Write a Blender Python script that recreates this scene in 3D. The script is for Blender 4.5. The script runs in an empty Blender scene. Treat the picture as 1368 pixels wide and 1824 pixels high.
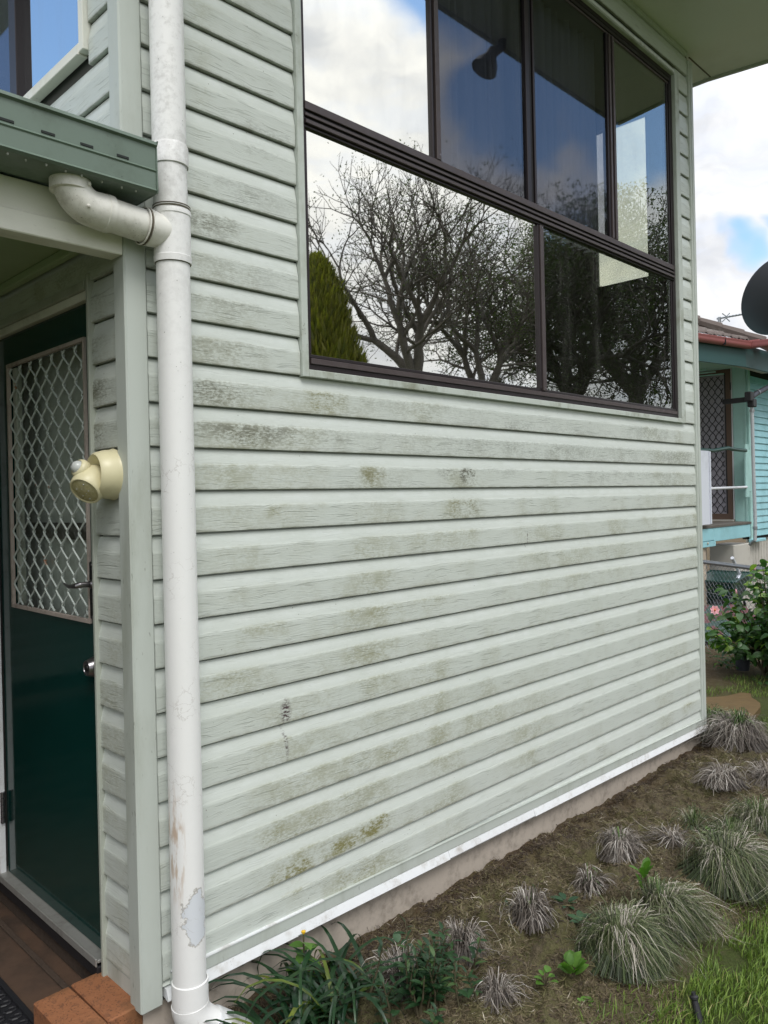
import bpy, math, random
import numpy as np
from mathutils import Vector, Matrix
SC = bpy.context.scene
COL = SC.collection
R = math.radians

# ------------------------------------------------------------------ camera
cam_d = bpy.data.cameras.new('camera')
cam = bpy.data.objects.new('camera', cam_d); COL.objects.link(cam)
FW = Vector((0.71372997, 0.70041855, -0.00183866))
RT = Vector((0.70020727, -0.7135746, -0.02282705))
UP = Vector((0.01730051, -0.01500491, 0.99973774))
CP = Vector((-1.0942172, -2.0950324, -0.0391323))
cam.matrix_world = Matrix(((RT.x, UP.x, -FW.x, CP.x), (RT.y, UP.y, -FW.y, CP.y), (RT.z, UP.z, -FW.z, CP.z), (0, 0, 0, 1)))
cam_d.sensor_fit = 'HORIZONTAL'; cam_d.sensor_width = 36
cam_d.lens = 1391.757 / 1368 * 36
cam_d.shift_x = -7.5276 / 1368
cam_d.shift_y = -21.3718 / 1368
cam_d.clip_start = 0.05; cam_d.clip_end = 2000
SC.camera = cam

# ------------------------------------------------------------------ sun
SUN_EL, SUN_AZ = 52.0, -118.0          # direction the light comes from (azimuth from +x, counter-clockwise)
sd = bpy.data.lights.new('sun', 'SUN'); sd.energy = 1.15; sd.angle = R(22); sd.color = (1, .965, .91)
sun = bpy.data.objects.new('sun', sd); COL.objects.link(sun)
sv = Vector((math.cos(R(SUN_EL)) * math.cos(R(SUN_AZ)), math.cos(R(SUN_EL)) * math.sin(R(SUN_AZ)), math.sin(R(SUN_EL))))
sun.rotation_euler = sv.to_track_quat('Z', 'Y').to_euler()

SC.view_settings.view_transform = 'Standard'
SC.view_settings.look = 'None'
SC.view_settings.exposure = 0.45
SC.view_settings.gamma = 1
SC.view_settings.use_curve_mapping = False


# ------------------------------------------------------------------ node helper
class NT:
    def __init__(s, tree):
        s.t = tree; s.n = tree.nodes; s.l = tree.links
    def new(s, typ, **kw):
        n = s.n.new(typ)
        for k, v in kw.items(): setattr(n, k, v)
        return n
    def put(s, sock, v):
        if v is None: return
        if isinstance(v, bpy.types.NodeSocket): s.l.new(v, sock)
        elif isinstance(v, (tuple, list)) and len(v) == 3 and sock.type == 'RGBA': sock.default_value = (*v, 1)
        else: sock.default_value = v
    def m(s, op, a, b=None, c=None, clamp=False):
        n = s.new('ShaderNodeMath', operation=op, use_clamp=clamp)
        s.put(n.inputs[0], a); s.put(n.inputs[1], b); s.put(n.inputs[2], c)
        return n.outputs[0]
    def vm(s, op, a, b=None):
        n = s.new('ShaderNodeVectorMath', operation=op)
        s.put(n.inputs[0], a); s.put(n.inputs[1], b)
        return n.outputs['Value'] if op in ('LENGTH', 'DOT_PRODUCT', 'DISTANCE') else n.outputs[0]
    def vs(s, a, k):
        n = s.new('ShaderNodeVectorMath', operation='SCALE'); s.put(n.inputs[0], a); n.inputs['Scale'].default_value = k
        return n.outputs[0]
    def ss(s, v, a, b, lo=0., hi=1.):
        n = s.new('ShaderNodeMapRange', interpolation_type='SMOOTHSTEP')
        s.put(n.inputs[0], v); n.inputs[1].default_value = a; n.inputs[2].default_value = b
        n.inputs[3].default_value = lo; n.inputs[4].default_value = hi
        return n.outputs[0]
    def noise(s, vec, scale=1., detail=3., rough=.5, dist=0., col=False):
        n = s.new('ShaderNodeTexNoise')
        s.put(n.inputs['Vector'], vec); s.put(n.inputs['Scale'], scale)
        n.inputs['Detail'].default_value = detail; n.inputs['Roughness'].default_value = rough
        n.inputs['Distortion'].default_value = dist
        return n.outputs['Color' if col else 'Fac']
    def voro(s, vec, scale=1., feature='F1', out='Distance'):
        n = s.new('ShaderNodeTexVoronoi', feature=feature)
        s.put(n.inputs['Vector'], vec); s.put(n.inputs['Scale'], scale)
        return n.outputs[out]
    def mix(s, f, a, b, blend='MIX'):
        n = s.new('ShaderNodeMix', data_type='RGBA', blend_type=blend)
        s.put(n.inputs[0], f); s.put(n.inputs[6], a); s.put(n.inputs[7], b)
        return n.outputs[2]
    def xyz(s, v):
        n = s.new('ShaderNodeSeparateXYZ'); s.put(n.inputs[0], v); return n.outputs
    def comb(s, x=0., y=0., z=0.):
        n = s.new('ShaderNodeCombineXYZ')
        s.put(n.inputs[0], x); s.put(n.inputs[1], y); s.put(n.inputs[2], z); return n.outputs[0]
    def ramp(s, f, stops):
        n = s.new('ShaderNodeValToRGB'); e = n.color_ramp.elements
        while len(e) > 1: e.remove(e[-1])
        e[0].position = stops[0][0]; e[0].color = (*stops[0][1], 1)
        for p, c in stops[1:]:
            q = e.new(p); q.color = (*c, 1)
        s.put(n.inputs[0], f); return n.outputs[0]
    def bump(s, h, strength=.5, dist=.01, normal=None):
        n = s.new('ShaderNodeBump'); n.inputs['Strength'].default_value = strength
        n.inputs['Distance'].default_value = dist; s.put(n.inputs['Height'], h)
        if normal is not None: s.l.new(normal, n.inputs['Normal'])
        return n.outputs[0]
    def pos(s): return s.new('ShaderNodeNewGeometry').outputs['Position']
    def obj(s): return s.new('ShaderNodeTexCoord').outputs['Object']
    def rnd(s): return s.new('ShaderNodeObjectInfo').outputs['Random']
    def attr(s, name): return s.new('ShaderNodeAttribute', attribute_name=name).outputs['Fac']


# ------------------------------------------------------------------ sky
def dirv(az, el):
    return (math.cos(R(el)) * math.cos(R(az)), math.cos(R(el)) * math.sin(R(az)), math.sin(R(el)))

W = bpy.data.worlds.new('World'); SC.world = W; W.use_nodes = True
g = NT(W.node_tree); g.n.clear()
wo = g.new('ShaderNodeOutputWorld'); bg = g.new('ShaderNodeBackground')
sky = g.new('ShaderNodeTexSky', sky_type='NISHITA', sun_disc=False)
sky.sun_elevation = R(SUN_EL); sky.sun_rotation = R(90 - SUN_AZ)
sky.air_density = 1.3; sky.dust_density = 0.6; sky.ozone_density = 2.5
D = g.vm('NORMALIZE', g.new('ShaderNodeTexCoord').outputs['Generated'])
warp = g.vs(g.vm('SUBTRACT', g.noise(D, 4.2, 4, .55, col=True), (.5, .5, .5)), .24)
DW = g.vm('ADD', D, warp)
fb = g.noise(g.vm('MULTIPLY', DW, (1, 1, 1.7)), 3.1, 7, .50)
blue = None
for az, el, r, st in ((-37, 34, 6.0, 1.2), (-34, 26.5, 5.5, 1.), (-24, 26, 9, 1.1), (-51, 37.5, 4.5, .8), (-32, 19, 3., .6),
                      (20.0, 15.8, 1.9, .75), (17, 16.5, 2.4, .8), (112, 30, 20, 1.2), (60, 60, 22, .6), (-150, 55, 25, .5)):
    d = g.vm('DISTANCE', DW, dirv(az, el))
    v = g.ss(d, math.tan(R(r)) * .25, math.tan(R(r)) * 1.15, st, 0.)
    blue = v if blue is None else g.m('MAXIMUM', blue, v)
cover = g.ss(g.m('SUBTRACT', g.m('ADD', fb, .26), g.m('MULTIPLY', blue, .55)), .30, .66)
sh = g.noise(g.vm('MULTIPLY', DW, (1, 1, 1.9)), 5.5, 8, .55)
cl = g.mix(g.ss(sh, .32, .66), (5.0, 5.15, 5.5), (7.9, 7.85, 7.7))
# the overcast brightens overhead and lets a paler streaky layer through low down
cl = g.mix(g.ss(g.noise(g.vm('MULTIPLY', D, (1, 1, 3)), 9, 6, .6), .45, .62, 0, .35), cl, (6.0, 6.5, 7.6))
skyc = g.mix(1., sky.outputs[0], (1.35, 1.42, 1.5), 'MULTIPLY')
# an overcast dome is brighter overhead than near the horizon
cl = g.mix(1., cl, g.ramp(g.m('ABSOLUTE', g.xyz(D)[2]), [(0, (.92, .92, .92)), (.50, (1.02, 1.02, 1.02)), (1, (2.5, 2.5, 2.5))]), 'MULTIPLY')
g.put(bg.inputs[0], g.mix(cover, skyc, cl)); bg.inputs[1].default_value = .115
g.l.new(bg.outputs[0], wo.inputs[0])


# ------------------------------------------------------------------ materials
def mat(name, base=(.5, .5, .5), rough=.6, metal=0., spec=.5, fn=None):
    m = bpy.data.materials.new(name); m.use_nodes = True
    t = NT(m.node_tree); b = t.n['Principled BSDF']
    b.inputs['Base Color'].default_value = (*base, 1); b.inputs['Roughness'].default_value = rough
    b.inputs['Metallic'].default_value = metal; b.inputs['Specular IOR Level'].default_value = spec
    if fn: fn(t, b)
    return m

def weathered(base, dirt=(.12, .11, .08), amt=.35, scale=14., rough=.5, bump=.15, speck=.0, stretch=(1, 1, 1), spec=.5, metal=0.):
    def fn(t, b):
        p = t.vm('MULTIPLY', t.pos(), stretch)
        n1 = t.noise(p, scale, 6, .65); n2 = t.noise(p, scale * .23, 4, .6)
        f = t.m('MULTIPLY', t.ss(t.m('ADD', t.m('MULTIPLY', n1, .6), t.m('MULTIPLY', n2, .6)), .56, .85), amt)
        c = t.mix(f, base, dirt)
        if speck:
            s = t.ss(t.noise(p, scale * 11, 2, .6), .66, .72, 0, speck)
            c = t.mix(t.m('MULTIPLY', s, t.ss(n2, .45, .6)), c, tuple(x * .45 for x in dirt))
        t.put(b.inputs['Base Color'], c)
        t.put(b.inputs['Roughness'], t.ss(n1, .3, .75, rough - .08, rough + .2))
        if bump: t.put(b.inputs['Normal'], t.bump(n1, bump, .004))
    return fn

# blobs of algae / mould on the cladding: x, z, rx, rz, amount
OLIVE = [(.93, -.5, .16, .55, .60), (1.47, -.12, .13, .22, .6), (.55, -1.0, .22, .40, .55), (.85, -1.1, .25, .35, .6), (1.25, -.9, .2, .4, .4), (.3, .2, .2, .5, .45), (1.9, -1.1, .3, .3, .35), (3.6, -.2, .2, .5, .4), (.71, .31, .10, .05, .8), (.93, .05, .09, .06, 1.0), (.91, -.24, .12, .07, .7), (1.47, -.07, .12, .07, .75), (.96, -.46, .13, .06, .8),
         (.90, -.60, .16, .09, .7), (.90, -.70, .13, .05, .7), (1.0, -1.0, .12, .05, .75), (.47, -1.13, .10, .06, .8), (.91, -1.25, .08, .035, 1.7),
         (.77, -1.275, .13, .04, 1.3), (.52, -1.30, .10, .06, 1.5), (1.25, -.43, .16, .06, .6), (3.62, -1.35, .10, .05, .9), (.84, -1.40, .2, .06, .9),
         (.50, -.80, .16, .09, .6), (.30, -.62, .2, .08, .45), (1.3, -.2, .3, .1, .4), (1.62, -1.0, .25, .1, .35), (1.2, -1.3, .25, .05, .6),
         (.42, -.45, .1, .04, .6), (.46, -.08, .06, .03, .5), (1.1, -.85, .1, .3, .35), (2.7, -.35, .5, .2, .22)]
DARK = [(.25, .31, .16, .05, 1.0), (.38, .185, .26, .045, 1.0), (.24, .83, .13, .05, .9), (.45, 1.15, .14, .05, .7), (.73, .19, .12, .05, .5),
        (1.50, .055, .035, .05, 1.6), (1.38, .07, .08, .03, .7), (1.75, .08, .3, .02, .5), (1.86, .27, .14, .05, .6), (1.80, .18, .2, .05, .55),
        (2.3, .17, .35, .05, .6), (2.9, .09, .35, .06, .55), (3.2, .3, .3, .06, .55), (3.5, .18, .35, .07, .7), (2.6, .06, .15, .06, .5),
        (3.4, .05, .2, .06, .5), (.3, .60, .2, .05, .45), (.4, .96, .2, .05, .4), (2.2, .2, 1.6, .13, .42), (1.2, .32, .6, .05, .35), (.95, .02, .25, .09, .3), (1.5, -.05, .1, .12, .45), (.3, .45, .2, .06, .4), (.35, .70, .25, .05, .35)]
PURP = [(.503, -.745, .020, .040, 1.7), (.500, -.85, .008, .05, 1.0), (1.93, -.245, .004, .03, 2.5)]

def siding(t, b):
    P = t.pos(); x, y, z = t.xyz(P)
    s = t.m('ADD', x, y)
    k = t.m('FLOOR', t.m('DIVIDE', z, .13)); fz = t.m('SUBTRACT', t.m('DIVIDE', z, .13), k)
    ko = t.m('MULTIPLY', t.m('SINE', t.m('MULTIPLY', k, 12.9898)), 43.7)
    # embossed grain: contour lines of strongly stretched noise
    wob = t.noise(t.comb(t.m('ADD', t.m('MULTIPLY', s, 6.), ko), 0., t.m('MULTIPLY', z, 14.)), 1., 2, .5)
    zw = t.m('ADD', t.m('MULTIPLY', z, 150.), t.m('MULTIPLY', wob, 5.))
    n1 = t.noise(t.comb(t.m('ADD', t.m('MULTIPLY', s, 7.), ko), y, zw), 1., 2, .5)
    n2 = t.noise(t.comb(t.m('ADD', t.m('MULTIPLY', s, 15.), ko), 4., t.m('MULTIPLY', zw, 1.7)), 1., 2, .5)
    line = t.m('MAXIMUM', t.ss(n1, .57, .66), t.ss(n2, .60, .70, 0, .8))
    line = t.m('MULTIPLY', line, t.ss(t.noise(t.comb(t.m('ADD', s, ko), 7., t.m('MULTIPLY', z, 9.)), 2.2, 3, .6), .30, .62, .35, 1.))
    face = t.ss(fz, .58, .68, 1., 0.)                       # lower flat part of each board
    # stains
    sw = t.noise(P, 9., 5, .65, col=True)
    PW = t.vm('ADD', t.comb(s, 0., z), t.vm('MULTIPLY', t.vm('SUBTRACT', sw, (.5, .5, .5)), (.22, 0., .09)))
    def blobs(L):
        acc = None
        for bx, bz, rx, rz, a in L:
            d = t.vm('LENGTH', t.vm('MULTIPLY', t.vm('SUBTRACT', PW, (bx, 0, bz)), (1 / rx, 0, 1 / rz)))
            v = t.ss(d, .1, 1.5, a, 0.)
            acc = v if acc is None else t.m('MAXIMUM', acc, v)
        return acc
    fine = t.noise(t.vm('MULTIPLY', P, (60, 60, 150)), 1., 4, .75)
    mid = t.noise(t.vm('MULTIPLY', P, (9, 9, 14)), 1., 5, .7)
    patch = t.noise(t.vm('MULTIPLY', P, (2.6, 2.6, 1.5)), 1., 4, .6)
    on = t.m('ADD', t.m('MULTIPLY', face, .85), .15)
    oa = t.m('MULTIPLY', t.m('ADD', blobs(OLIVE), t.m('MULTIPLY', t.ss(patch, .46, .72), .45)), on)
    of = t.m('MULTIPLY', oa, t.m('ADD', .12, t.m('MULTIPLY', t.ss(t.m('ADD', t.m('MULTIPLY', mid, .6), t.m('MULTIPLY', fine, .6)), .48, .72), 1.0)))
    of = t.m('MULTIPLY', of, .78, clamp=True)
    da = t.m('MULTIPLY', blobs(DARK), on)
    df = t.m('MULTIPLY', da, t.ss(t.m('ADD', t.m('MULTIPLY', fine, .62), t.m('MULTIPLY', mid, .5)), .48, .66))
    df = t.m('MULTIPLY', df, .66, clamp=True)
    PW = t.vm('ADD', t.comb(s, 0., z), t.vm('MULTIPLY', t.vm('SUBTRACT', sw, (.5, .5, .5)), (.03, 0., .03)))
    pf = t.m('MULTIPLY', blobs(PURP), t.ss(fine, .40, .62), clamp=True)
    base = t.mix(t.noise(P, 3., 5, .6), (.530, .574, .530), (.598, .636, .592))
    # rain washed upper slope of each board, painted paler as if catching the sky
    base = t.mix(t.m('MULTIPLY', t.ss(fz, .62, .8), t.ss(mid, .35, .7, .1, .6)), base, (.68, .72, .70))
    c = t.mix(t.m('MULTIPLY', t.m('MULTIPLY', line, t.m('ADD', t.m('MULTIPLY', face, .75), .25)), .30), base, (.16, .175, .15))
    c = t.mix(of, c, (.215, .205, .085))
    c = t.mix(df, c, (.085, .082, .058))
    c = t.mix(pf, c, (.075, .050, .055))
    # lip grime plus painted shade deepening each board's shadow line; a few dirt specks
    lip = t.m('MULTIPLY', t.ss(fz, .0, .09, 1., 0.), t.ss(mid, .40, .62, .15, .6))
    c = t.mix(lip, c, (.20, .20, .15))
    sp = t.ss(t.voro(t.vm('MULTIPLY', P, (1, 1, .7)), 55.), .05, .10, 1., 0.)
    sp = t.m('MULTIPLY', sp, t.ss(t.noise(P, 23., 2, .5), .58, .66))
    c = t.mix(sp, c, (.12, .11, .08))
    t.put(b.inputs['Base Color'], c)
    t.put(b.inputs['Roughness'], t.ss(t.m('ADD', of, df), 0., .5, .42, .8))
    hgt = t.m('SUBTRACT', t.m('MULTIPLY', n1, .6), t.m('MULTIPLY', line, .45))
    hgt = t.m('ADD', hgt, t.m('MULTIPLY', fine, .12))
    t.put(b.inputs['Normal'], t.bump(t.m('MULTIPLY', hgt, t.m('ADD', t.m('MULTIPLY', face, .7), .3)), .6, .003))

M = {}
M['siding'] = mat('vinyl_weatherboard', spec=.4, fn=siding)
M['trim'] = mat('pale_green_trim', spec=.4, fn=weathered((.50, .54, .50), (.20, .21, .14), .45, 9., .45, .12, .5, (1, 1, .25)))
M['trim_dirty'] = mat('stained_trim', spec=.4, fn=weathered((.50, .545, .50), (.17, .17, .10), .8, 12., .5, .12, .8, (1, 1, .6)))
M['soffit'] = mat('soffit_paint', fn=weathered((.70, .73, .68), (.38, .40, .34), .3, 3., .6, .05))
M['ceiling'] = mat('porch_ceiling_paint', fn=weathered((.40, .50, .31), (.2, .26, .15), .3, 5., .6, .05))
M['white'] = mat('white_flashing', fn=weathered((.74, .76, .77), (.30, .26, .20), .65, 24., .4, .05, .95))
M['fascia'] = mat('fascia_paint', fn=weathered((.40, .44, .38), (.2, .2, .15), .3, 8., .5, .05))
M['cream'] = mat('cream_beam_paint', fn=weathered((.80, .80, .72), (.32, .31, .24), .45, 7., .5, .12, .4, (.4, 1, 1)))
M['gutter'] = mat('green_gutter_paint', spec=.5, fn=weathered((.135, .185, .148), (.07, .085, .06), .5, 12., .42, .06, .5))
M['black'] = mat('black_slot', (.015, .02, .018), .8)
M['bronze'] = mat('bronze_aluminium', (.028, .021, .023), .36, .35)
M['bronze_lit'] = mat('bronze_aluminium_lit', spec=.5, fn=weathered((.062, .046, .046), (.10, .085, .085), .5, 30., .42, .04))  # paler copy of the bronze, light on the ribs painted into its colour
M['rubber'] = mat('black_gasket', (.008, .008, .010), .6)
M['concrete'] = mat('footing_concrete', fn=weathered((.50, .44, .375), (.20, .17, .14), .7, 26., .85, .5, .6))
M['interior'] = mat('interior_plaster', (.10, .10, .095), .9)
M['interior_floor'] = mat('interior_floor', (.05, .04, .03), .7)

def mk_pvc(t, b):
    P = t.pos(); x, y, z = t.xyz(P)
    n1 = t.noise(P, 46., 6, .7); n2 = t.noise(P, 6., 4, .6)
    upper = t.ss(z, .15, 1.1)
    dirt = t.m('MULTIPLY', t.ss(t.m('ADD', t.m('MULTIPLY', n1, .6), t.m('MULTIPLY', n2, .5)), .50, .68), t.m('ADD', t.m('MULTIPLY', upper, .38), .02))
    base = t.mix(n2, (.79, .79, .775), (.84, .84, .83))
    c = t.mix(dirt, base, (.36, .35, .33))
    # rusty drip stain and a flaked patch where the paint has come off low on the pipe
    rs = t.vm('LENGTH', t.vm('MULTIPLY', t.vm('SUBTRACT', P, (.052, -.1, -1.02)), (1 / .016, 0, 1 / .17)))
    rust = t.m('MULTIPLY', t.ss(rs, .2, 1.3, 1., 0.), t.ss(t.noise(t.vm('MULTIPLY', P, (80, 80, 14)), 1., 4, .6), .45, .62))
    c = t.mix(t.m('MULTIPLY', rust, .7), c, (.42, .25, .12))
    PW = t.vm('ADD', P, t.vs(t.vm('SUBTRACT', t.noise(P, 26., 6, .7, col=True), (.5, .5, .5)), .075))
    pd = t.vm('LENGTH', t.vm('MULTIPLY', t.vm('SUBTRACT', PW, (.098, -.1, -1.225)), (1 / .034, 0, 1 / .080)))
    patch = t.ss(pd, .97, 1.0, 1., 0.); rim = t.m('MULTIPLY', t.ss(pd, .93, 1.0), t.ss(pd, 1.0, 1.09, 1., 0.))
    c = t.mix(patch, c, (.66, .69, .73)); c = t.mix(t.m('MULTIPLY', rim, .75), c, (.30, .27, .23))
    # hairline cracks in the old paint
    cr = t.voro(t.vm('ADD', P, t.vs(t.noise(P, 60., 3, .6, col=True), .03)), 26., 'DISTANCE_TO_EDGE')
    zone = t.m('MULTIPLY', t.ss(t.noise(P, 7., 2, .5), .53, .62), t.ss(z, .1, .5, 1., 0.))
    crk = t.m('MULTIPLY', t.ss(cr, .012, .03, 1., 0.), zone)
    c = t.mix(t.m('MULTIPLY', crk, .28), c, (.30, .26, .22))
    spk = t.ss(t.voro(P, 95.), .10, .16, 1., 0.)
    spk = t.m('MULTIPLY', spk, t.ss(n1, .56, .62)); spk = t.m('MULTIPLY', spk, t.ss(z, -.8, .5, .2, .9))
    c = t.mix(spk, c, (.10, .09, .07))
    t.put(b.inputs['Base Color'], c); t.put(b.inputs['Roughness'], t.ss(n1, .3, .7, .38, .6))
    t.put(b.inputs['Normal'], t.bump(t.m('ADD', n1, t.m('MULTIPLY', patch, -.8)), .25, .002))
M['pvc'] = mat('painted_pvc', fn=mk_pvc)
M['pvc_cream'] = mat('cream_pvc', fn=weathered((.80, .79, .73), (.16, .14, .07), .5, 24., .42, .05, .9))
M['seal'] = mat('dirty_sealant', (.12, .10, .07), .8)

def glass(name, refl, tint=(1, 1, 1), through=(.75, .78, .8), wav=0., haze=0.):
    m = bpy.data.materials.new(name); m.use_nodes = True
    t = NT(m.node_tree); t.n.clear()
    o = t.new('ShaderNodeOutputMaterial'); gl = t.new('ShaderNodeBsdfGlossy'); tr = t.new('ShaderNodeBsdfTransparent')
    gl.inputs['Roughness'].default_value = haze; gl.inputs['Color'].default_value = (*tint, 1); tr.inputs['Color'].default_value = (*through, 1)
    if wav: t.put(gl.inputs['Normal'], t.bump(t.noise(t.pos(), 1.3, 1, .4), wav, .01))
    mx = t.new('ShaderNodeMixShader'); ge = t.new('ShaderNodeNewGeometry')
    cs = t.m('ABSOLUTE', t.vm('DOT_PRODUCT', ge.outputs['Normal'], ge.outputs['Incoming']))
    f = t.m('ADD', t.m('MULTIPLY', t.m('POWER', t.m('SUBTRACT', 1., cs), 5.), 1 - refl), refl, clamp=True)
    # dusty streaks and water spots
    P = t.pos()
    du = t.m('MULTIPLY', t.ss(t.noise(t.vm('MULTIPLY', P, (7, 7, 1.2)), 1., 5, .65), .5, .75), .05)
    df = t.new('ShaderNodeBsdfDiffuse'); df.inputs[0].default_value = (.4, .4, .38, 1)
    t.put(mx.inputs[0], f); t.l.new(tr.outputs[0], mx.inputs[1]); t.l.new(gl.outputs[0], mx.inputs[2])
    m2 = t.new('ShaderNodeMixShader'); t.put(m2.inputs[0], du)
    t.l.new(mx.outputs[0], m2.inputs[1]); t.l.new(df.outputs[0], m2.inputs[2]); t.l.new(m2.outputs[0], o.inputs[0])
    return m
M['glass'] = glass('reflective_window_glass', .80, (1., 1., .95), (.35, .37, .38), .004, .012)
M['glass_dim'] = glass('window_glass_behind_screen', .11, (.74, .75, .80), (.56, .57, .60), .010, .02)
M['glass_clear'] = glass('clear_window_glass', .19, (.95, .98, 1.), (.84, .86, .80), .003)
M['glass_blue'] = glass('upper_window_glass', .80, (.95, 1., 1.), (.3, .3, .3), .004)
M['glass_end'] = glass('end_window_glass', .03, (1, 1, 1), (1., 1., .95))
M['glass_door'] = glass('door_glass', .03, (1, 1, 1), (.94, .96, .95))

def mk_curtain(t, b):
    P = t.pos()
    t.put(b.inputs['Base Color'], t.mix(t.noise(t.vm('MULTIPLY', P, (30, 30, 2)), 1., 3, .5), (.45, .46, .50), (.62, .63, .68)))
M['curtain'] = mat('grey_sheer_curtain', rough=.9, fn=mk_curtain)

def mk_door(t, b):
    P = t.pos(); n = t.noise(t.vm('MULTIPLY', P, (40, 60, 3)), 1., 4, .6); d = t.noise(P, 9., 5, .6)
    t.put(b.inputs['Base Color'], t.mix(d, (.002, .030, .026), (.004, .042, .036)))
    t.put(b.inputs['Roughness'], t.ss(d, .3, .7, .05, .12)); t.put(b.inputs['Normal'], t.bump(n, .10, .002))
M['door'] = mat('dark_green_door_gloss', spec=.5, fn=mk_door)
M['putty'] = mat('bare_timber_bead', fn=weathered((.44, .38, .34), (.2, .15, .12), .6, 40., .8, .5))
M['doorframe'] = mat('door_frame_paint', fn=weathered((.42, .45, .39), (.2, .2, .14), .4, 10., .5, .08, .3, (1, 1, .3)))
M['grille'] = mat('pale_green_steel_mesh', fn=lambda t, b: (t.put(b.inputs['Base Color'], t.mix(t.ss(t.noise(t.vm('MULTIPLY', t.pos(), (1, 1, 1)), 16., 4, .6), .64, .70), (.54, .60, .57), (.36, .17, .09))), t.put(b.inputs['Roughness'], .45)))
M['steel'] = mat('worn_chrome', (.25, .24, .25), .28, .9)
M['darksteel'] = mat('dark_bronze_metal', (.05, .05, .05), .35, .7)
M['alu'] = mat('aluminium_sill', fn=weathered((.36, .36, .34), (.12, .10, .08), .6, 18., .4, .1), metal=.4)
M['paver'] = mat('porch_concrete', fn=weathered((.105, .066, .046), (.032, .024, .019), .95, 7., .5, .3, .5))
M['rubble'] = mat('dirty_rebate', fn=weathered((.06, .04, .028), (.02, .016, .012), .8, 40., .9, .8))
M['mat_rubber'] = mat('black_rubber', (.014, .014, .017), .55)

def mk_brick(t, b):
    P = t.obj(); n = t.noise(P, 38., 6, .7); n2 = t.noise(P, 9., 4, .6)
    pit = t.ss(t.voro(P, 120.), .16, .30, 1., 0.); c = t.mix(n2, (.25, .092, .038), (.36, .155, .068)); c = t.mix(t.ss(n, .50, .68, 0, .75), c, (.12, .052, .030)); c = t.mix(t.m('MULTIPLY', pit, .5), c, (.07, .03, .02))
    c = t.mix(t.m('MULTIPLY', t.ss(t.noise(P, 5., 3, .5), .5, .7), t.ss(t.rnd(), .3, .7)), c, (.19, .085, .035))
    t.put(b.inputs['Base Color'], c); t.put(b.inputs['Normal'], t.bump(t.m('SUBTRACT', n, t.m('MULTIPLY', pit, .3)), .9, .005)); b.inputs['Roughness'].default_value = .85
M['brick'] = mat('clay_brick', fn=mk_brick)
M['beige'] = mat('aged_beige_plastic', spec=.5, fn=weathered((.66, .61, .39), (.35, .30, .16), .4, 16., .38, .03, .2))
M['lens'] = mat('frosted_lens', (.50, .52, .50), .2)
M['beige_dirty'] = mat('yellowed_lens', fn=weathered((.42, .38, .20), (.7, .7, .6), .3, 60., .25, .2))
# neighbour
M['turq'] = mat('turquoise_paint', fn=weathered((.31, .60, .67), (.15, .28, .28), .35, 6., .5, .05, .3, (1, 1, 1)))
M['turq_trim'] = mat('turquoise_trim_paint', fn=weathered((.38, .63, .60), (.19, .30, .27), .35, 4., .5, .05, .3))
M['turq_dark'] = mat('dark_teal_fascia', (.030, .085, .085), .5)
M['redgutter'] = mat('dull_red_gutter', fn=weathered((.36, .125, .125), (.2, .10, .09), .4, 5., .4, .02))
M['tile'] = mat('mossy_roof_tile', fn=weathered((.13, .105, .095), (.46, .46, .44), .55, 8., .9, .5, .6))
M['brownframe'] = mat('brown_door_frame', (.115, .070, .048), .5)
M['greyscreen'] = mat('grey_fly_screen', (.42, .40, .46), .85)
M['backing'] = mat('pale_lightening_board', (.72, .75, .70), .8)
M['wire_black'] = mat('black_steel_wire', (.012, .012, .014), .5)
M['oldwood'] = mat('grey_weathered_timber', fn=weathered((.13, .115, .10), (.05, .045, .04), .8, 12., .9, .6, 0, (.4, 1, 1)))
M['stump'] = mat('blotched_stump_paint', fn=weathered((.52, .44, .35), (.17, .12, .09), .8, 9., .8, .4, .8))
M['batten'] = mat('cream_batten_paint', fn=weathered((.52, .50, .45), (.25, .22, .18), .6, 5., .7, .15, .4))
M['galv'] = mat('galvanised_steel', (.33, .345, .36), .45, .7)
M['greenrail'] = mat('dark_green_rail', (.012, .055, .045), .35)
M['whiterail'] = mat('white_rail', (.68, .70, .74), .4)
M['whitepanel'] = mat('white_panel_paint', fn=weathered((.66, .69, .76), (.4, .4, .42), .4, 6., .5, .05))
M['dish'] = mat('charcoal_dish_paint', (.040, .044, .056), .5)
M['conduit'] = mat('grey_conduit', (.42, .45, .47), .5)
M['dark'] = mat('dark_void', (.012, .012, .012), .9)


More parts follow.
